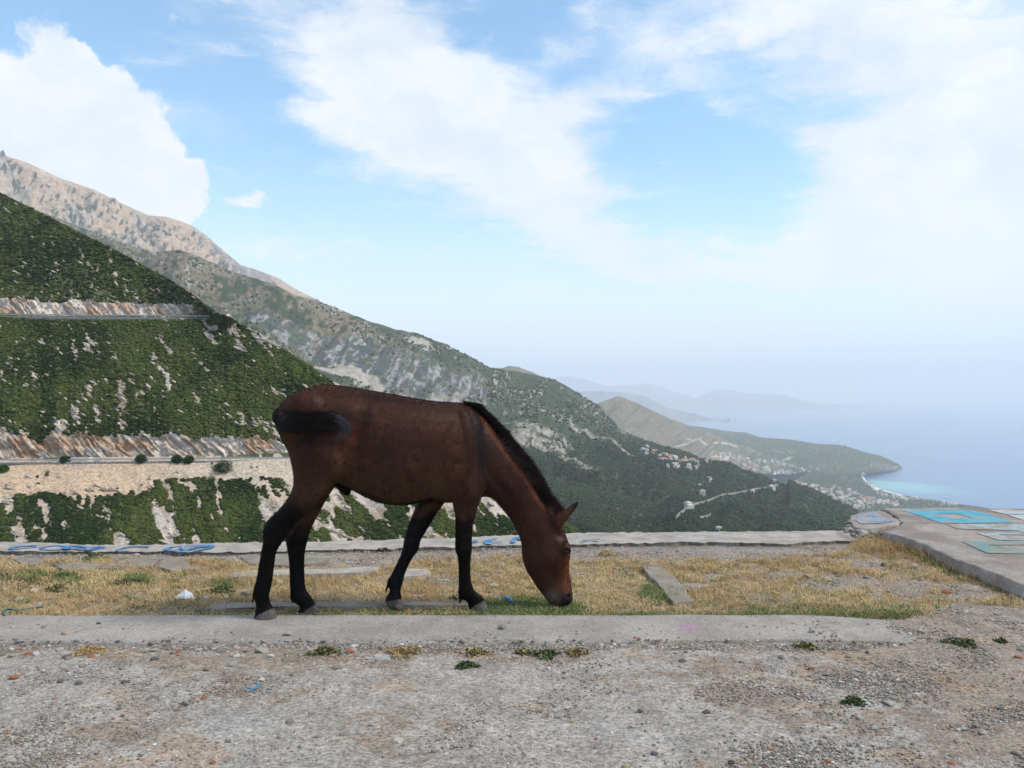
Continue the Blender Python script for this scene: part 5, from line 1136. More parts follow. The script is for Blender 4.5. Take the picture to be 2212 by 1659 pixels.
br = [P(*f1(x, y), z=.006) for x, y in [(1612, 1004), (1632, 1008), (1634, 1020), (1618, 1031), (1590, 1037), (1562, 1030), (1552, 1018)]]
tag(tube('plastic_loop', curve(br), .0042, M_bl), 'broken light blue plastic loop on the left foreground gravel', 'plastic loop')
br = [P(*f2_(x, y), z=.02) for x, y in [(1128, 455), (1160, 450), (1150, 465), (1180, 470), (1165, 480), (1192, 484)]]
tag(tube('plastic_scrap', curve(br), .008, M_bl), 'crumpled blue plastic scrap in the green grass under the neck', 'plastic scrap')
pa = [P(*f1(x, y), z=z) for x, y, z in [(1100, 462, .006), (1235, 468, .006), (1172, 408, .085), (1150, 440, .04), (1205, 440, .045)]]
d0 = P(*f1(1165, 466), z=.0)[1]
pa = np.array([P(*f1(x, y), d=d) for x, y, d in [(1100, 462, d0), (1170, 468, d0 - .05), (1235, 470, d0), (1212, 432, d0 + .03), (1170, 408, d0 + .03), (1135, 435, d0 + .03), (1168, 440, d0 - .02)]])
pm_ = np.concatenate([pa, pa + np.array([0, .004, 0])]); tf = [[0, 1, 6], [1, 2, 6], [2, 3, 6], [3, 4, 6], [4, 5, 6], [5, 0, 6]]
tag(npmesh('paper_sheet', pm_, np.array(tf + [[a_ + 7 for a_ in t] for t in tf]), M_paper, smooth=False), 'crumpled white paper triangle standing in the dry grass left of the hind hoof', 'paper')
p_ = P(*f2_(365, 158), z=.0); p_ = P(*f2_(365, 158), z=.01)
ring = [(p_[0] + .042 * math.cos(t), p_[1] + .03 * math.sin(t)) for t in np.linspace(0.3, 6.0, 22)]
V = np.array([(a_, b2, z_ + .003 * math.sin(i * .7)) for z_ in (-.005, .025) for i, (a_, b2) in enumerate(ring)]); tag(npmesh('leather_band', V, grid_faces(2, 22), M_lea), 'dark brown curled leather band on the pale concrete behind the belly', 'leather band')
p_ = P(*f3_(482, 1408), z=0); t = np.linspace(0, 2 * math.pi, 25); wr = [(p_[0] + .011 * math.cos(q), p_[1] + .011 * math.sin(q), .003) for q in t]
tag(tube('metal_washer', wr, .0035, M_iron), 'dark iron washer on the gravel at the bottom edge', 'washer')
# ------------------------------------------------------------ the horse
def ZP(x, y, d): return P(513 + x * .3541, 799.3 + y * .3541, d=d)
DCX = L([(200, 5.20), (400, 5.21), (1400, 5.385), (1700, 5.42), (2100, 5.43)])
def tubeZ(st, cap=(True, True), n=28, sub=6, ex=1.0, dfun=None):
    """st: (x1,y1, x2,y2, half width, offset in depth) – the two outline points of each cross section"""
    S = np.array(st, float); m = len(S); t = np.arange(m); tt = np.linspace(0, m - 1, (m - 1) * sub + 1)
    def cr(c):
        i = np.clip(np.floor(tt).astype(int), 0, m - 2); f = tt - i; p = lambda k: c[np.clip(i + k, 0, m - 1)]
        return .5 * (2 * p(0) + (p(1) - p(-1)) * f + (2 * p(-1) - 5 * p(0) + 4 * p(1) - p(2)) * f ** 2 + (3 * p(0) - p(-1) - 3 * p(1) + p(2)) * f ** 3)
    C = [cr(S[:, k]) for k in range(6)]
    th = np.linspace(0, 2 * math.pi, n + 1)[:-1]; V = []
    for x1, y1, x2, y2, hw, do in zip(*C):
        d = DCX((x1 + x2) / 2) + do; a, b_ = ZP(x1, y1, d), ZP(x2, y2, d); c = (a + b_) / 2; h = (a - b_) / 2
        co, si = np.cos(th), np.sin(th); co = np.sign(co) * np.abs(co) ** ex; si = np.sign(si) * np.abs(si) ** ex
        V.append(c + h * co[:, None] + np.array([0, hw, 0]) * si[:, None])
    V = np.array(V); k = len(V)
    i = np.arange(k - 1)[:, None] * n; j = np.arange(n)[None]
    F = np.stack([(i + j).ravel(), (i + (j + 1) % n).ravel(), (i + n + (j + 1) % n).ravel(), (i + n + j).ravel()], 1)
    V = V.reshape(-1, 3); c0, c1 = V[:n].mean(0), V[-n:].mean(0); V = np.vstack([V, c0, c1]); N = len(V)
    jj = np.arange(n); T = np.concatenate([np.stack([np.full(n, N - 2), (jj + 1) % n, jj], 1), np.stack([np.full(n, N - 1), (k - 1) * n + jj, (k - 1) * n + (jj + 1) % n], 1)])
    return V, F, T
PARTS = []
# trunk, tail end to chest
PARTS.append(tubeZ([(243, 290, 256, 345, .03, 0), (262, 225, 276, 410, .10, 0), (305, 178, 328, 500, .165, 0), (370, 135, 412, 615, .205, 0), (450, 102, 470, 672, .228, 0), (540, 89, 560, 676, .238, 0), (640, 96, 650, 700, .238, 0),
    (760, 116, 730, 745, .245, 0), (900, 139, 860, 805, .258, 0), (1050, 166, 1010, 823, .262, 0), (1190, 188, 1150, 806, .25, 0), (1310, 197, 1290, 808, .225, 0), (1410, 207, 1440, 800, .19, 0), (1480, 262, 1535, 735, .15, 0), (1520, 330, 1560, 660, .09, 0)], ex=.92))
# neck and head in one run
PARTS.append(tubeZ([(1380, 205, 1400, 760, .15, 0), (1450, 232, 1495, 770, .15, 0), (1520, 300, 1545, 780, .14, 0), (1600, 398, 1585, 812, .12, 0), (1690, 520, 1628, 862, .105, 0), (1775, 640, 1672, 920, .095, 0), (1850, 765, 1708, 985, .088, 0), (1915, 858, 1730, 1050, .085, 0),
    (1968, 930, 1736, 1100, .092, 0), (2002, 1005, 1740, 1150, .10, 0), (2024, 1075, 1756, 1205, .102, 0), (2029, 1130, 1780, 1250, .09, 0), (2022, 1185, 1808, 1295, .075, 0), (2024, 1240, 1834, 1335, .064, 0), (2034, 1295, 1862, 1368, .058, 0), (2042, 1350, 1884, 1396, .056, 0), (2044, 1395, 1905, 1420, .052, 0), (2030, 1428, 1935, 1434, .034, 0)], ex=.95))
# near hind
PARTS.append(tubeZ([(330, 260, 600, 240, .08, -.10), (276, 400, 700, 400, .115, -.115), (312, 500, 712, 520, .12, -.12), (336, 600, 660, 630, .10, -.125), (343, 690, 590, 705, .082, -.12), (315, 770, 510, 785, .068, -.115), (252, 852, 425, 868, .055, -.11), (186, 918, 352, 942, .047, -.10), (158, 975, 305, 1005, .042, -.095),
    (157, 1045, 266, 1062, .038, -.09), (146, 1105, 237, 1112, .032, -.085), (131, 1190, 224, 1194, .029, -.08), (113, 1290, 211, 1296, .030, -.075), (94, 1365, 193, 1375, .034, -.07), (112, 1420, 197, 1415, .032, -.065), (112, 1470, 213, 1447, .040, -.062), (104, 1502, 232, 1482, .050, -.062), (104, 1524, 243, 1524, .056, -.062)]))
# far hind
PARTS.append(tubeZ([(360, 480, 680, 480, .08, .12), (400, 600, 650, 620, .09, .12), (410, 710, 585, 720, .08, .12), (395, 810, 528, 815, .06, .11), (350, 915, 480, 905, .048, .10), (297, 1005, 443, 985, .042, .09), (298, 1062, 424, 1055, .038, .085),
    (312, 1145, 409, 1138, .032, .08), (318, 1250, 409, 1245, .029, .075), (322, 1340, 417, 1335, .031, .07), (328, 1402, 446, 1378, .034, .067), (380, 1440, 468, 1412, .032, .065), (372, 1470, 480, 1434, .040, .065), (378, 1492, 502, 1490, .052, .065)]))
# near fore
PARTS.append(tubeZ([(1330, 330, 1470, 300, .05, -.07), (1300, 450, 1500, 440, .07, -.095), (1290, 570, 1530, 590, .08, -.10), (1300, 690, 1508, 715, .078, -.105), (1310, 795, 1478, 800, .062, -.10), (1325, 870, 1457, 868, .05, -.095), (1330, 950, 1437, 948, .042, -.09),
    (1328, 1030, 1430, 1030, .038, -.085), (1329, 1092, 1431, 1088, .041, -.08), (1343, 1142, 1425, 1138, .034, -.075), (1350, 1220, 1420, 1216, .028, -.07), (1350, 1305, 1427, 1298, .028, -.065), (1353, 1380, 1452, 1352, .033, -.06), (1398, 1412, 1496, 1382, .032, -.055), (1409, 1442, 1508, 1408, .039, -.05), (1420, 1460, 1524, 1440, .046, -.05), (1438, 1476, 1533, 1472, .05, -.05)]))
# far fore
PARTS.append(tubeZ([(1200, 600, 1380, 600, .08, .10), (1140, 740, 1300, 760, .07, .10), (1092, 830, 1232, 850, .055, .095), (1050, 925, 1180, 935, .045, .085), (1018, 1030, 1120, 1035, .04, .075), (1008, 1090, 1103, 1098, .040, .07), (984, 1152, 1060, 1158, .033, .065),
    (946, 1232, 1024, 1238, .029, .06), (912, 1296, 1006, 1305, .033, .055), (930, 1342, 994, 1345, .031, .05), (906, 1390, 998, 1372, .037, .047), (903, 1422, 1004, 1405, .044, .045), (925, 1448, 1014, 1440, .048, .045), (945, 1460, 1019, 1460, .046, .045)]))
PARTS.append(tubeZ([(560, 640, 640, 600, .035, 0), (592, 700, 668, 664, .034, 0), (632, 745, 690, 712, .030, 0), (664, 770, 692, 752, .018, 0)], n=16))
# ears
for s_ in (-1, 1):
    PARTS.append(tubeZ([(1900, 900, 1960, 975, .030, .055 * s_), (1928, 884, 1984, 945, .034, .062 * s_), (1975, 860, 2008, 912, .032, .070 * s_), (2022, 832, 2042, 872, .022, .072 * s_), (2060, 806, 2072, 832, .012, .070 * s_), (2080, 796, 2086, 802, .004, .068 * s_)], n=16))
off = 0; Vv, Qf, Tf = [], [], []
for v, f, t in PARTS: Vv.append(v); Qf.append(f + off); Tf.append(t + off); off += len(v)
bm = bmesh.new()
tmp = npmesh('tmp_body', np.concatenate(Vv), [np.concatenate(Qf), np.concatenate(Tf)], M_lea)
# extra muscle volumes
def ell(x, y, rx, ry, ang, hw, do):
    V, F = ICO3; c = ZP(x, y, DCX(x) + do); s = .001053; a = math.radians(ang); v = V.copy()
    X_ = v[:, 0] * rx * s; Z_ = v[:, 2] * ry * s
    return np.stack([c[0] + X_ * math.cos(a) + Z_ * math.sin(a), c[1] + v[:, 1] * hw, c[2] - X_ * math.sin(a) + Z_ * math.cos(a)], 1), F
EL = [ell(430, 250, 140, 120, 20, .10, -.12), ell(430, 250, 140, 120, 20, .10, .12), ell(1400, 470, 80, 240, -8, .09, -.105), ell(1400, 470, 80, 240, -8, .09, .105), ell(1420, 700, 95, 90, 0, .08, -.10), ell(1420, 700, 95, 90, 0, .08, .10),
      ell(1850, 1130, 95, 100, 0, .045, -.045), ell(1850, 1130, 95, 100, 0, .045, .045), ell(2003, 1085, 30, 42, 0, .03, -.072), ell(2003, 1085, 30, 42, 0, .03, .072), ell(2012, 1385, 34, 38, 0, .025, -.036), ell(2012, 1385, 34, 38, 0, .025, .036), ell(1935, 1395, 42, 34, 0, .03, 0)]
off = 0; vv, ff = [], []
for v, f in EL: vv.append(v); ff.append(f + off); off += len(v)
t2 = npmesh('tmp_body', np.concatenate(vv), np.concatenate(ff), M_lea)
bm.from_mesh(tmp.data); bm.from_mesh(t2.data)
me = bpy.data.meshes.new('horse'); bm.to_mesh(me); bm.free()
for o in (tmp, t2): bpy.data.objects.remove(o)
ob = bpy.data.objects.new('horse', me); COL.objects.link(ob)
md = ob.modifiers.new('r', 'REMESH'); md.mode = 'VOXEL'; md.voxel_size = .0062; md.adaptivity = 0
md2 = ob.modifiers.new('s', 'SMOOTH'); md2.factor = .5; md2.iterations = 17
dg = bpy.context.evaluated_depsgraph_get(); ev = ob.evaluated_get(dg); m2 = bpy.data.meshes.new_from_object(ev)
V = np.zeros(len(m2.vertices) * 3, np.float32); m2.vertices.foreach_get('co', V); V = V.reshape(-1, 3).astype(float)
N = np.zeros(len(m2.vertices) * 3, np.float32); m2.vertices.foreach_get('normal', N); N = N.reshape(-1, 3)
F = [np.array([p.vertices[:] for p in m2.polygons if len(p.vertices) == 4])]
t3 = [p.vertices[:] for p in m2.polygons if len(p.vertices) == 3]
if t3: F.append(np.array(t3))
bpy.data.objects.remove(ob)
def toZ(V): a, b_ = proj(V); return (a - 513) / .3541, (b_ - 799.3) / .3541
zx, zy = toZ(V); dep = V[:, 1] - DCX(zx); near = sst(-N[:, 1], -.1, .4); side = sst(np.abs(N[:, 1]), .1, .6)
def g(x, y, rx, ry, ang=0):
    a = math.radians(ang); dx, dy = zx - x, zy - y; u = dx * math.cos(a) + dy * math.sin(a); w_ = -dx * math.sin(a) + dy * math.cos(a)
    return np.exp(-(u / rx) ** 2 - (w_ / ry) ** 2)
D = np.zeros(len(V))
for x, y, rx, ry, ang, am in [(730, 420, 50, 160, 12, -.016), (700, 250, 60, 40, -20, .010), (560, 560, 120, 60, 50, .010), (1480, 560, 26, 200, 8, -.014), (1240, 600, 40, 200, 10, -.008), (1340, 640, 50, 50, 0, .008), (1390, 830, 20, 90, 0, -.004), (1420, 760, 50, 40, 0, .008),
        (1600, 700, 24, 160, -40, -.007), (1720, 900, 22, 170, -35, -.007), (1965, 1010, 24, 22, 0, -.008), (1955, 1190, 12, 90, 4, .005), (1985, 1215, 16, 70, 4, -.004), (1900, 1235, 60, 40, 20, -.006), (1840, 1080, 30, 90, 5, -.004),
        (640, 660, 60, 30, -60, -.008), (430, 830, 60, 20, 55, -.004), (180, 1180, 9, 130, 6, -.004), (365, 1220, 9, 130, 0, -.004), (1385, 1230, 8, 110, 0, -.004), (975, 1180, 8, 110, 20, -.003), (1980, 1400, 6, 36, 5, -.008), (350, 330, 20, 200, 5, -.006),
        (1380, 1100, 26, 30, 0, .003), (250, 1010, 30, 40, 40, .003), (900, 330, 120, 40, 5, .003), (480, 760, 40, 60, 30, .004), (1890, 1120, 50, 60, 0, .006), (1960, 1060, 12, 40, -20, .005), (1940, 1340, 26, 40, 10, -.006), (1990, 1300, 14, 50, 5, .004), (1890, 1330, 20, 50, 25, -.004)]:
    D += am * (1.5 if x > 1780 else 1.15) * g(x, y, rx, ry, ang) * side * (.35 + .65 * near if False else 1)
for k in range(9): D += -.0016 * g(800 + k * 58, 520, 11, 170, 12) * side
nos = g(2022, 1378, 11, 17, 20) * sst(-N[:, 1], .0, .3) * (dep < 0); D -= .014 * nos; D += .004 * g(2004, 1378, 8, 22, 20) * near
eye = np.hypot(zx - 2003, zy - 1108); D += .006 * np.exp(-((eye - 26) / 7) ** 2) * near * (zy < 1112) + .003 * np.exp(-((eye - 26) / 7) ** 2) * near; D -= .006 * np.exp(-(eye / 15) ** 2) * near
D += .0010 * fbm(V[:, 0] / .03, V[:, 1] / .03, V[:, 2] / .05, 3, 201)
V = V + N * D[:, None]
# hooves: crisp lower edge
zx, zy = toZ(V)
# coat pattern, plus light painted along the crest and down the face front
head = sst(zx, 1640, 1720) * sst(zy, 820, 900)
n1 = fbm(zx / 120, zy / 90, dep * 4, 4, 210); n2 = fbm(zx / 30, zy / 40, dep * 9, 3, 211); n3 = fbm(zx / 7, zy / 18, dep * 20, 2, 212)
BAY, RED, LBR, DKB, BLK = np.array((.044, .0175, .0115)), np.array((.072, .025, .015)), np.array((.058, .031, .018)), np.array((.016, .0095, .008)), np.array((.0042, .0038, .004))
c = lerp(BAY, RED, sst(n1, -.2, .5) * .8) * np.ones((len(V), 1))
c = lerp(c, LBR, sst(zy, 450, 760) * sst(zx, 300, 420) * (1 - sst(zx, 1250, 1400)) * .75)
c = lerp(c, LBR * 1.15, g(660, 620, 60, 80) * .6 + g(1235, 700, 60, 90) * .6 + g(300, 620, 22, 160) * .7)
c = lerp(c, DKB, sst(n2 + n1 * .6, .15, .6) * .55)
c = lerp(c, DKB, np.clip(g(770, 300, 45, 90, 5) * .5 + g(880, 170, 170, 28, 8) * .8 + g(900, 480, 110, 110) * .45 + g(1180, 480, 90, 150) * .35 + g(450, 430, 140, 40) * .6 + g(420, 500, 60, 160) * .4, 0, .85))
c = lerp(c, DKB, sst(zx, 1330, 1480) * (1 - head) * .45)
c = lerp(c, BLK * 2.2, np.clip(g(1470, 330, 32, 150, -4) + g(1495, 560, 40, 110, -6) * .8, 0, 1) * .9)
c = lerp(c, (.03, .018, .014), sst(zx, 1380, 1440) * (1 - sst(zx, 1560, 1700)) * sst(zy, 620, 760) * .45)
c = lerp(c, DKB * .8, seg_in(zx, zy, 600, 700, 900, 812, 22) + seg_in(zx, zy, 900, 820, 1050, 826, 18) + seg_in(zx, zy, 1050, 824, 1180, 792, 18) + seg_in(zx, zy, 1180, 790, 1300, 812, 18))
ST = [(1490, 290), (1560, 400), (1650, 530), (1750, 655), (1830, 790), (1915, 892)]
sd_ = np.min([seg_d(zx, zy, *ST[i], *ST[i + 1]) for i in range(5)], axis=0)
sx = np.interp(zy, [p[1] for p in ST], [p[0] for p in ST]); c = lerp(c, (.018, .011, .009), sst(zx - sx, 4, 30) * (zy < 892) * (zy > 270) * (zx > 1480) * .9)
c = lerp(c, (.12, .038, .020), np.exp(-(sd_ / 13) ** 2) * .85)  # light on the crest ridge, painted as a brighter red line
c = lerp(c, (.032, .016, .012), head * .55 * sst(n1 + n2 * .5, -.3, .3))
c = lerp(c, (.05, .021, .014), head * .35)
c = lerp(c, (.13, .036, .018), head * sst(zx - np.interp(zy, [900, 1100, 1300, 1400], [1975, 1985, 1990, 1990]), -20, 25) * sst(zy, 1040, 1180) * (1 - sst(zy, 1330, 1390)) * .6)  # lit front of the face, painted in as a redder tone
c = lerp(c, (.16, .06, .032), head * g(1975, 1320, 60, 34) * .7)
c = lerp(c, (.10, .08, .07), head * g(1925, 1385, 52, 44) * .9)
c = lerp(c, (.022, .019, .019), head * np.clip(sst(zx, 1972, 1995) * sst(zy, 1350, 1385), 0, 1) * .9)
c = lerp(c, (.10, .08, .072), head * g(1990, 1372, 8, 20) * .7)
c = lerp(c, (.006, .005, .005), np.clip(nos * 1.5, 0, 1))
c = lerp(c, (.02, .012, .01), head * np.exp(-(eye / 24) ** 2) * .85)
fore = (zx > 850) & (zx < 1640)
lb = np.where(fore, np.where(zx < 1235, 905 - (zx - 1100) * .35, 915), np.where((dep > .03) & (zy > 700), 985 - (zx - 420) * .2, 775 + .55 * (zx - 240)))
blk = sst(zy + 34 * n2 + 12 * n3, lb - np.where(fore, 40, 110), lb + np.where(fore, 24, 60)) * (1 - head) * (zx < 1640); hoofm = 0
blk = np.maximum(blk, sst(g(600, 690, 45, 60) + g(655, 735, 60, 50), .5, .8) * (dep > -.06) * (np.abs(dep) < .06) * (zy > 655) * (zx > 575))
c = lerp(c, BLK, blk)
bars = (sst(np.sin(zy / 11. + zx / 40.), .3, .9) * (zy > 900) * (zy < 1100)) * blk * ((dep > .03) | fore) * .22
c = lerp(c, (.030, .018, .014), bars)
def below(x0, y0, x1, y1): return (zy - (y0 + (zx - x0) * (y1 - y0) / (x1 - x0)))
hf = 0
for x0, y0, x1, y1, a0, a1, dn in [(105, 1500, 208, 1456, 60, 290, -1), (372, 1492, 478, 1430, 330, 540, 1), (900, 1398, 1000, 1392, 860, 1060, 1), (1408, 1462, 1508, 1402, 1380, 1560, -1)]:
    if (x0, y0) == (900, 1398): y0, y1 = 1412, 1396
    hf = np.maximum(hf, sst(below(x0, y0, x1, y1), -2, 3) * (zx > a0) * (zx < a1) * (zy > 1360))
c = lerp(c, lerp((.060, .052, .048), (.115, .102, .095), sst(n2 + .6 * n3, -.4, .5)), hf)
c = lerp(c, (.012, .009, .008), (1 - head) * 0 + sst(zx, 2030, 2062) * (zy < 880) * .95)
c = lerp(c, (.10, .036, .020), (zy < 960) * (zx > 1930) * sst(zx, 1935, 1960) * (1 - sst(zx, 2030, 2062)) * .6)
c = c * (1 + .22 * n3[:, None])
M_coat, nb, b = principled('coat', .44, .10)
pos = nb.node('ShaderNodeNewGeometry').outputs['Position']
hn = nb.noise(nb.mapping(pos, rot=(0, .35, 0), scale=(55, 160, 260)), 1.0, 4, .65); hn2 = nb.noise(pos, 18, 4, .6)
nb.l.new(nb.mix(1.0, attr(nb), nb.grey(nb.math('MULTIPLY', nb.ss(hn, .25, .75, .72, 1.28), nb.ss(hn2, .3, .7, .88, 1.12))), 'MULTIPLY'), b.inputs['Base Color'])
b.inputs['Sheen Weight'].default_value = 0.0
bump(nb, b, nb.math('ADD', hn, nb.math('MULTIPLY', hn2, .6)), .35, .003)
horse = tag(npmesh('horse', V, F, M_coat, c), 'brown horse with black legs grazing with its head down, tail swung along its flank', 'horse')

# eyes
M_eye, nb, b = principled('eye', .08, .6); b.inputs['Base Color'].default_value = (.006, .004, .003, 1)
for s_ in (-1, 1):
    ec = ZP(2004, 1107, DCX(2004) + s_ * .083); v = ICO3[0] * np.array([.0165, .012, .0135]) + ec
    npmesh('eye', v, ICO3[1], M_eye, parent=horse)

# ---- hair
M_hair = bpy.data.materials.new('hair'); M_hair.use_nodes = True; nb = NB(M_hair.node_tree); b = M_hair.node_tree.nodes['Principled BSDF']
b.inputs['Roughness'].default_value = .5; b.inputs['Specular IOR Level'].default_value = .06; nb.l.new(attr(nb), b.inputs['Base Color'])
def strands(name, curves, width, col):
    """curves (n, k, 3) -> thin ribbons, col (n,3)"""
    n, k, _ = curves.shape; d = np.gradient(curves, axis=1); r = np.random.default_rng(3).normal(size=(n, 1, 3)) * np.array([.4, .3, .4]) + np.array([0, 1.0, 0])
    s = np.cross(d, np.array([0, 1.0, 0]) + r * .6); s /= np.linalg.norm(s, axis=-1, keepdims=True) + 1e-9
    w_ = width * np.linspace(1, .25, k)[None, :, None] / 2
    V = np.stack([curves - s * w_, curves + s * w_], 2).reshape(n, k * 2, 3)
    i = np.arange(k - 1) * 2; f = np.stack([i, i + 1, i + 3, i + 2], 1); F = (f[None] + (np.arange(n) * k * 2)[:, None, None]).reshape(-1, 4)
    return npmesh(name, V.reshape(-1, 3), F, M_hair, np.repeat(col, k * 2, 0), parent=horse)
rg_ = np.random.default_rng(17)
# mane
CR = np.array([(1392, 206), (1450, 236), (1520, 303), (1600, 400), (1690, 522), (1775, 642), (1850, 767), (1915, 862), (1962, 925)], float)
OUT = np.array([(1392, 193), (1478, 206), (1562, 285), (1660, 382), (1775, 528), (1858, 648), (1908, 752), (1962, 812), (2000, 872)], float)
n = 12000; u = rg_.uniform(0, 8, n); i = np.clip(u.astype(int), 0, 7); f = (u - i)[:, None]
cb = CR[i] * (1 - f) + CR[i + 1] * f; ot = OUT[i] * (1 - f) + OUT[i + 1] * f; tg = CR[i + 1] - CR[i]; tg = tg / np.linalg.norm(tg, axis=1, keepdims=True)
inn = rg_.uniform(0, .5, n)[:, None] ** 1.5; base = cb - (ot - cb) * inn * .55 * np.clip(u / 1.5, .1, 1)[:, None] * np.where(rg_.random(n) < .4, 1, .15)[:, None]
ln = rg_.uniform(.6, 1.06, n)[:, None]; lock = .16 * np.sin(u * 21)[:, None] + .10 * np.sin(u * 47 + 1)[:, None]
ln = ln * (1 + .28 * (rg_.random(n) < .12)[:, None]); tip = cb + (ot - cb) * (ln + lock * .55) + tg * (rg_.normal(0, 16, n)[:, None] + 30 * lock + 18)
dy0 = rg_.uniform(-.028, .02, n); dy0 = np.where(np.linalg.norm(base - cb, axis=1) > 12, -.075 - .02 * rg_.random(n), dy0)
dy1 = dy0 * .3 + rg_.normal(0, .035, n) - .02
k = 6; CV = []
for j in range(k):
    t = j / (k - 1); q = base * (1 - t) + tip * t - tg * (18 * math.sin(math.pi * t))
    dd = DCX(q[:, 0]) + dy0 * (1 - t) + dy1 * t; CV.append(np.stack([P(513 + a_[0] * .3541, 799.3 + a_[1] * .3541, d=e_) for a_, e_ in zip(q, dd)]))
CV = np.stack(CV, 1); mc = lerp((.012, .009, .008), (.045, .030, .026), rg_.random(n) ** 2); mc = lerp(mc, (.11, .055, .042), sst(u, 6.2, 7.6) * rg_.random(n))
strands('mane', CV, .0022, mc)
# tail: leaves the dock, drops, then sweeps forward along the near flank
TP = np.array([(285, 212, .0, 18), (262, 240, -.03, 34), (256, 282, -.10, 46), (290, 308, -.18, 52), (360, 318, -.25, 46), (450, 318, -.275, 47), (540, 316, -.285, 47), (600, 318, -.285, 43), (640, 335, -.28, 36), (664, 372, -.275, 16)], float)
n = 12000; u0 = rg_.uniform(0, 4.4, n); u1 = np.clip(u0 + rg_.uniform(2.5, 5.2, n), 0, 9); rr = np.sqrt(rg_.random(n)); th = rg_.uniform(0, 6.283, n); k = 9; CV = []
gath = lambda c_, uu: np.interp(uu, np.arange(10), TP[:, c_])
for j in range(k):
    t = j / (k - 1); uu = u0 + (u1 - u0) * t; e = 1e-2
    px_, py_ = gath(0, uu), gath(1, uu); tx, ty = gath(0, uu + .3) - gath(0, uu - .3), gath(1, uu + .3) - gath(1, uu - .3); l_ = np.hypot(tx, ty) + 1e-6
    fly = 1 + .45 * (rr > .96) * t; R_ = gath(3, uu) * (.92 + .16 * np.sin(u0 * 2.3)) * (.35 + .65 * min(1, .25 + t)) * rr * fly * (1 + .12 * np.sin(uu * 5)) + 6 * np.sin(u0 * 9) * t * 0; a_ = th + .5 * t
    X_ = px_ - ty / l_ * R_ * np.cos(a_); Y_ = py_ + tx / l_ * R_ * np.cos(a_) + (10 * rg_.normal(size=n) if j == k - 1 else 0)
    dd = DCX(px_) + gath(2, uu) + R_ * .00105 * np.sin(a_) * .75
    CV.append(np.stack([P(513 + a2 * .3541, 799.3 + b2 * .3541, d=e_) for a2, b2, e_ in zip(X_, Y_, dd)]))
CV = np.stack(CV, 1); tcx = lerp((.007, .006, .006), (.025, .02, .02), rg_.random(n) ** 2); gm = sst(u1, 7.2, 9) * (rg_.random(n) < .35); tcx = lerp(tcx, (.13, .125, .14), gm * .8)
strands('tail', CV, .0022, tcx)
m_ = 1500; u0 = rg_.uniform(1.5, 7.5, m_); sgn = np.where(rg_.random(m_) < .6, 1, -1); CV3 = []
for j in range(5):
    t = j / 4; uu = np.clip(u0 + .9 * t, 0, 9); X_ = gath(0, uu) + 16 * t + rg_.normal(size=m_) * 1.0; Y_ = gath(1, uu) + sgn * gath(3, uu) * (.75 + (.30 + .25 * (u0 % 1)) * t ** 1.5); dd = DCX(X_) + gath(2, uu) - .012
    CV3.append(np.stack([ZP(a2, b2, e_) for a2, b2, e_ in zip(X_, Y_, dd)]))
strands('tail_fringe', np.stack(CV3, 1), .0018, lerp((.006, .005, .005), (.022, .017, .016), rg_.random(m_)))
# grey wisps curling over the end of the tail
CV2 = []
for _ in range(300):
    r0 = rg_.uniform(.55, 1.35); a0, a1 = rg_.uniform(-2.0, -1.0), rg_.uniform(-.3, 1.7); cx_, cy_ = 596 + rg_.normal() * 6, 352 + rg_.normal() * 6; dd0 = -.30 - .02 * rg_.random(); st_ = rg_.uniform(0, 90)
    CV2.append([ZP(cx_ + 70 * r0 * math.cos(a0 + (a1 - a0) * q) - st_ * (1 - q) ** 2, cy_ + 62 * r0 * math.sin(a0 + (a1 - a0) * q), float(DCX(600)) + dd0 + .02 * q) for q in np.linspace(0, 1, 8)])
strands('tail_wisps', np.array(CV2), .0013, lerp((.015, .013, .014), (.17, .165, .185), rg_.random(300) ** 2.2))
# feathers behind the fetlocks and loose coat edge on the legs
FE = [(112, 1290, 92, 1395, -.072, 260), (322, 1330, 330, 1412, .07, 160), (925, 1275, 908, 1325, .055, 240), (1350, 1320, 1360, 1398, -.06, 200), (1350, 1150, 1350, 1320, -.07, 160), (156, 1050, 120, 1260, -.08, 220), (318, 1150, 320, 1330, .075, 120), (1010, 1110, 930, 1270, .06, 180), (1330, 900, 1330, 1080, -.085, 140)]
CV = []; 
for x0, y0, x1, y1, do, m in FE:
    for _ in range(m):
        t = rg_.random(); x, y = x0 + (x1 - x0) * t + 8, y0 + (y1 - y0) * t; L2 = rg_.uniform(10, 30) * (1.0 if m > 190 and y0 > 1260 else .55); a_ = rg_.uniform(1.9, 2.6)
        dd = float(DCX(x)) + do + rg_.normal() * .014; CV.append([ZP(x + L2 * .8 * q * math.cos(a_), y + L2 * 1.1 * q * math.sin(a_) + 8 * q * q, dd) for q in (0, .35, .7, 1)])
CV = np.array(CV); strands('leg_hair', CV, .0026, lerp(BLK, BLK * 2, rg_.random(len(CV))))

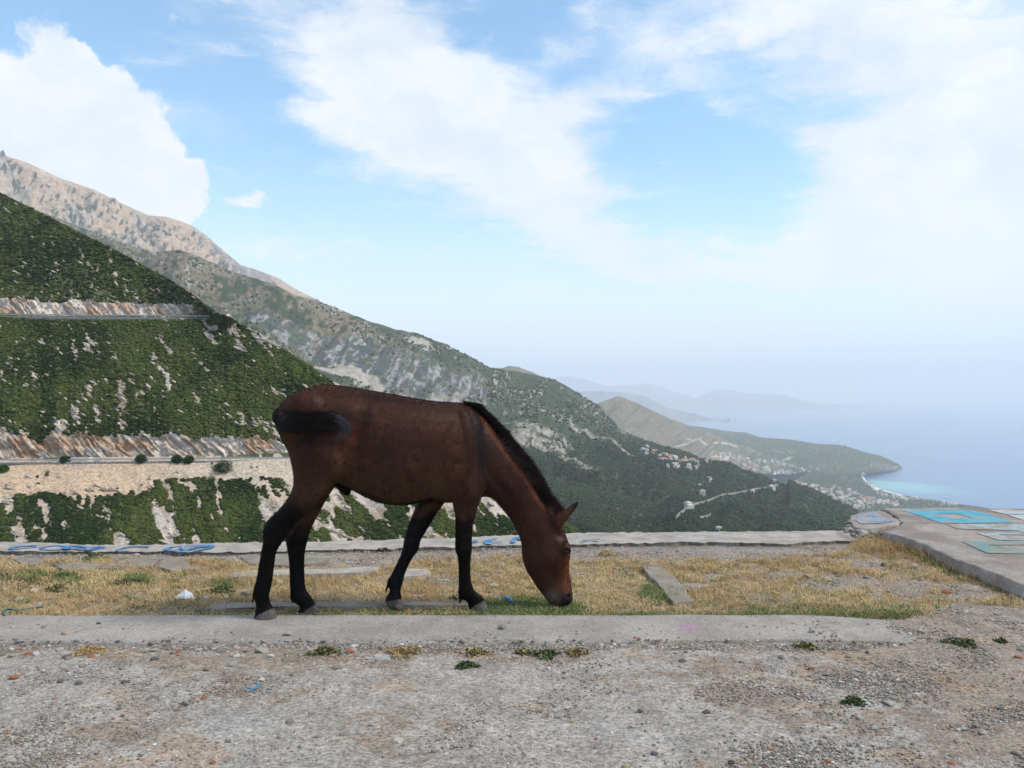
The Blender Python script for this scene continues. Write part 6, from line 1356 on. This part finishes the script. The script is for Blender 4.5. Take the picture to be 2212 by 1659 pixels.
# short coat hair over the whole body
tri = F[0]; a_, b2, c2, d2 = V[tri[:, 0]], V[tri[:, 1]], V[tri[:, 2]], V[tri[:, 3]]
ar = np.linalg.norm(np.cross(c2 - a_, d2 - b2), axis=1); cdf = np.cumsum(ar * (N[tri[:, 0]][:, 1] < .35)); cdf /= cdf[-1]; n = 90000
fi = np.searchsorted(cdf, rg_.random(n)); s1, s2 = rg_.random(n)[:, None], rg_.random(n)[:, None]
p0 = (a_ * (1 - s1) * (1 - s2) + b2 * s1 * (1 - s2) + c2 * s1 * s2 + d2 * (1 - s1) * s2)[fi] if False else (a_[fi] * (1 - s1) * (1 - s2) + b2[fi] * s1 * (1 - s2) + c2[fi] * s1 * s2 + d2[fi] * (1 - s1) * s2)
nn = N[tri[fi, 0]]; x_, y_ = toZ(p0); gd = np.stack([-.55 + .25 * vn(x_ / 90, y_ / 90, 0, 9), 0 * x_, -.8 + 0 * x_], 1) + rg_.normal(size=(n, 3)) * .18
gd = np.where((x_ > 1640)[:, None], np.stack([.25 + 0 * x_, 0 * x_, -.95 + 0 * x_], 1) + rg_.normal(size=(n, 3)) * .15, gd)
gd -= nn * np.sum(gd * nn, 1, keepdims=True); gd /= np.linalg.norm(gd, axis=1, keepdims=True) + 1e-9; ln = rg_.uniform(.006, .013, n)[:, None] * np.where(hf[tri[fi, 0]] > .5, 0, 1)[:, None]
CV = np.stack([p0 - nn * .0008, p0 + gd * ln * .5 + nn * ln * .16, p0 + gd * ln + nn * ln * .20], 1)
cc_ = c[tri[fi, 0]] * rg_.uniform(.7, 1.35, n)[:, None]
strands('coat_hair', CV, .0016, cc_)

# look-alikes: say which one, by its place from the left
ORD = ['leftmost', 'second from left', 'third from left', 'fourth from left', 'fifth from left', 'sixth from left', 'seventh from left', 'eighth from left', 'ninth from left', 'tenth from left', 'eleventh from left', 'twelfth from left', 'thirteenth from left', 'fourteenth from left', 'fifteenth from left', 'sixteenth from left', 'seventeenth from left', 'eighteenth from left', 'nineteenth from left', 'twentieth from left']
byl = {}
for o in bpy.data.objects:
    if o.get('label') and o.parent is None: byl.setdefault(o['label'], []).append(o)
for lab, os_ in byl.items():
    if len(os_) < 2 or len(os_) > len(ORD): continue
    os_.sort(key=lambda o: o.location.x / o.location.y)
    for k_, o in enumerate(os_): o['label'] = lab + ', ' + ORD[k_]

# ------------------------------------------------------------ haze
bm = bmesh.new(); bmesh.ops.create_cube(bm, size=1.0); me = bpy.data.meshes.new('haze'); bm.to_mesh(me); bm.free()
hz = bpy.data.objects.new('haze', me); COL.objects.link(hz); zt = 1650.0; zb_ = SEA - 2.0
hz.scale = (120000, 120000, zt - zb_); hz.location = (0, 0, (zt + zb_) / 2); hz['kind'] = 'stuff'
M_hz = bpy.data.materials.new('haze'); M_hz.use_nodes = True; nt = M_hz.node_tree; nt.nodes.clear(); nb = NB(nt)
pv = nb.node('ShaderNodeVolumePrincipled'); pv.inputs['Color'].default_value = (.965, .985, 1.0, 1); pv.inputs['Density'].default_value = 6.5e-5; pv.inputs['Anisotropy'].default_value = .0
o_ = nb.node('ShaderNodeOutputMaterial'); nb.l.new(pv.outputs[0], o_.inputs['Volume']); me.materials.append(M_hz)
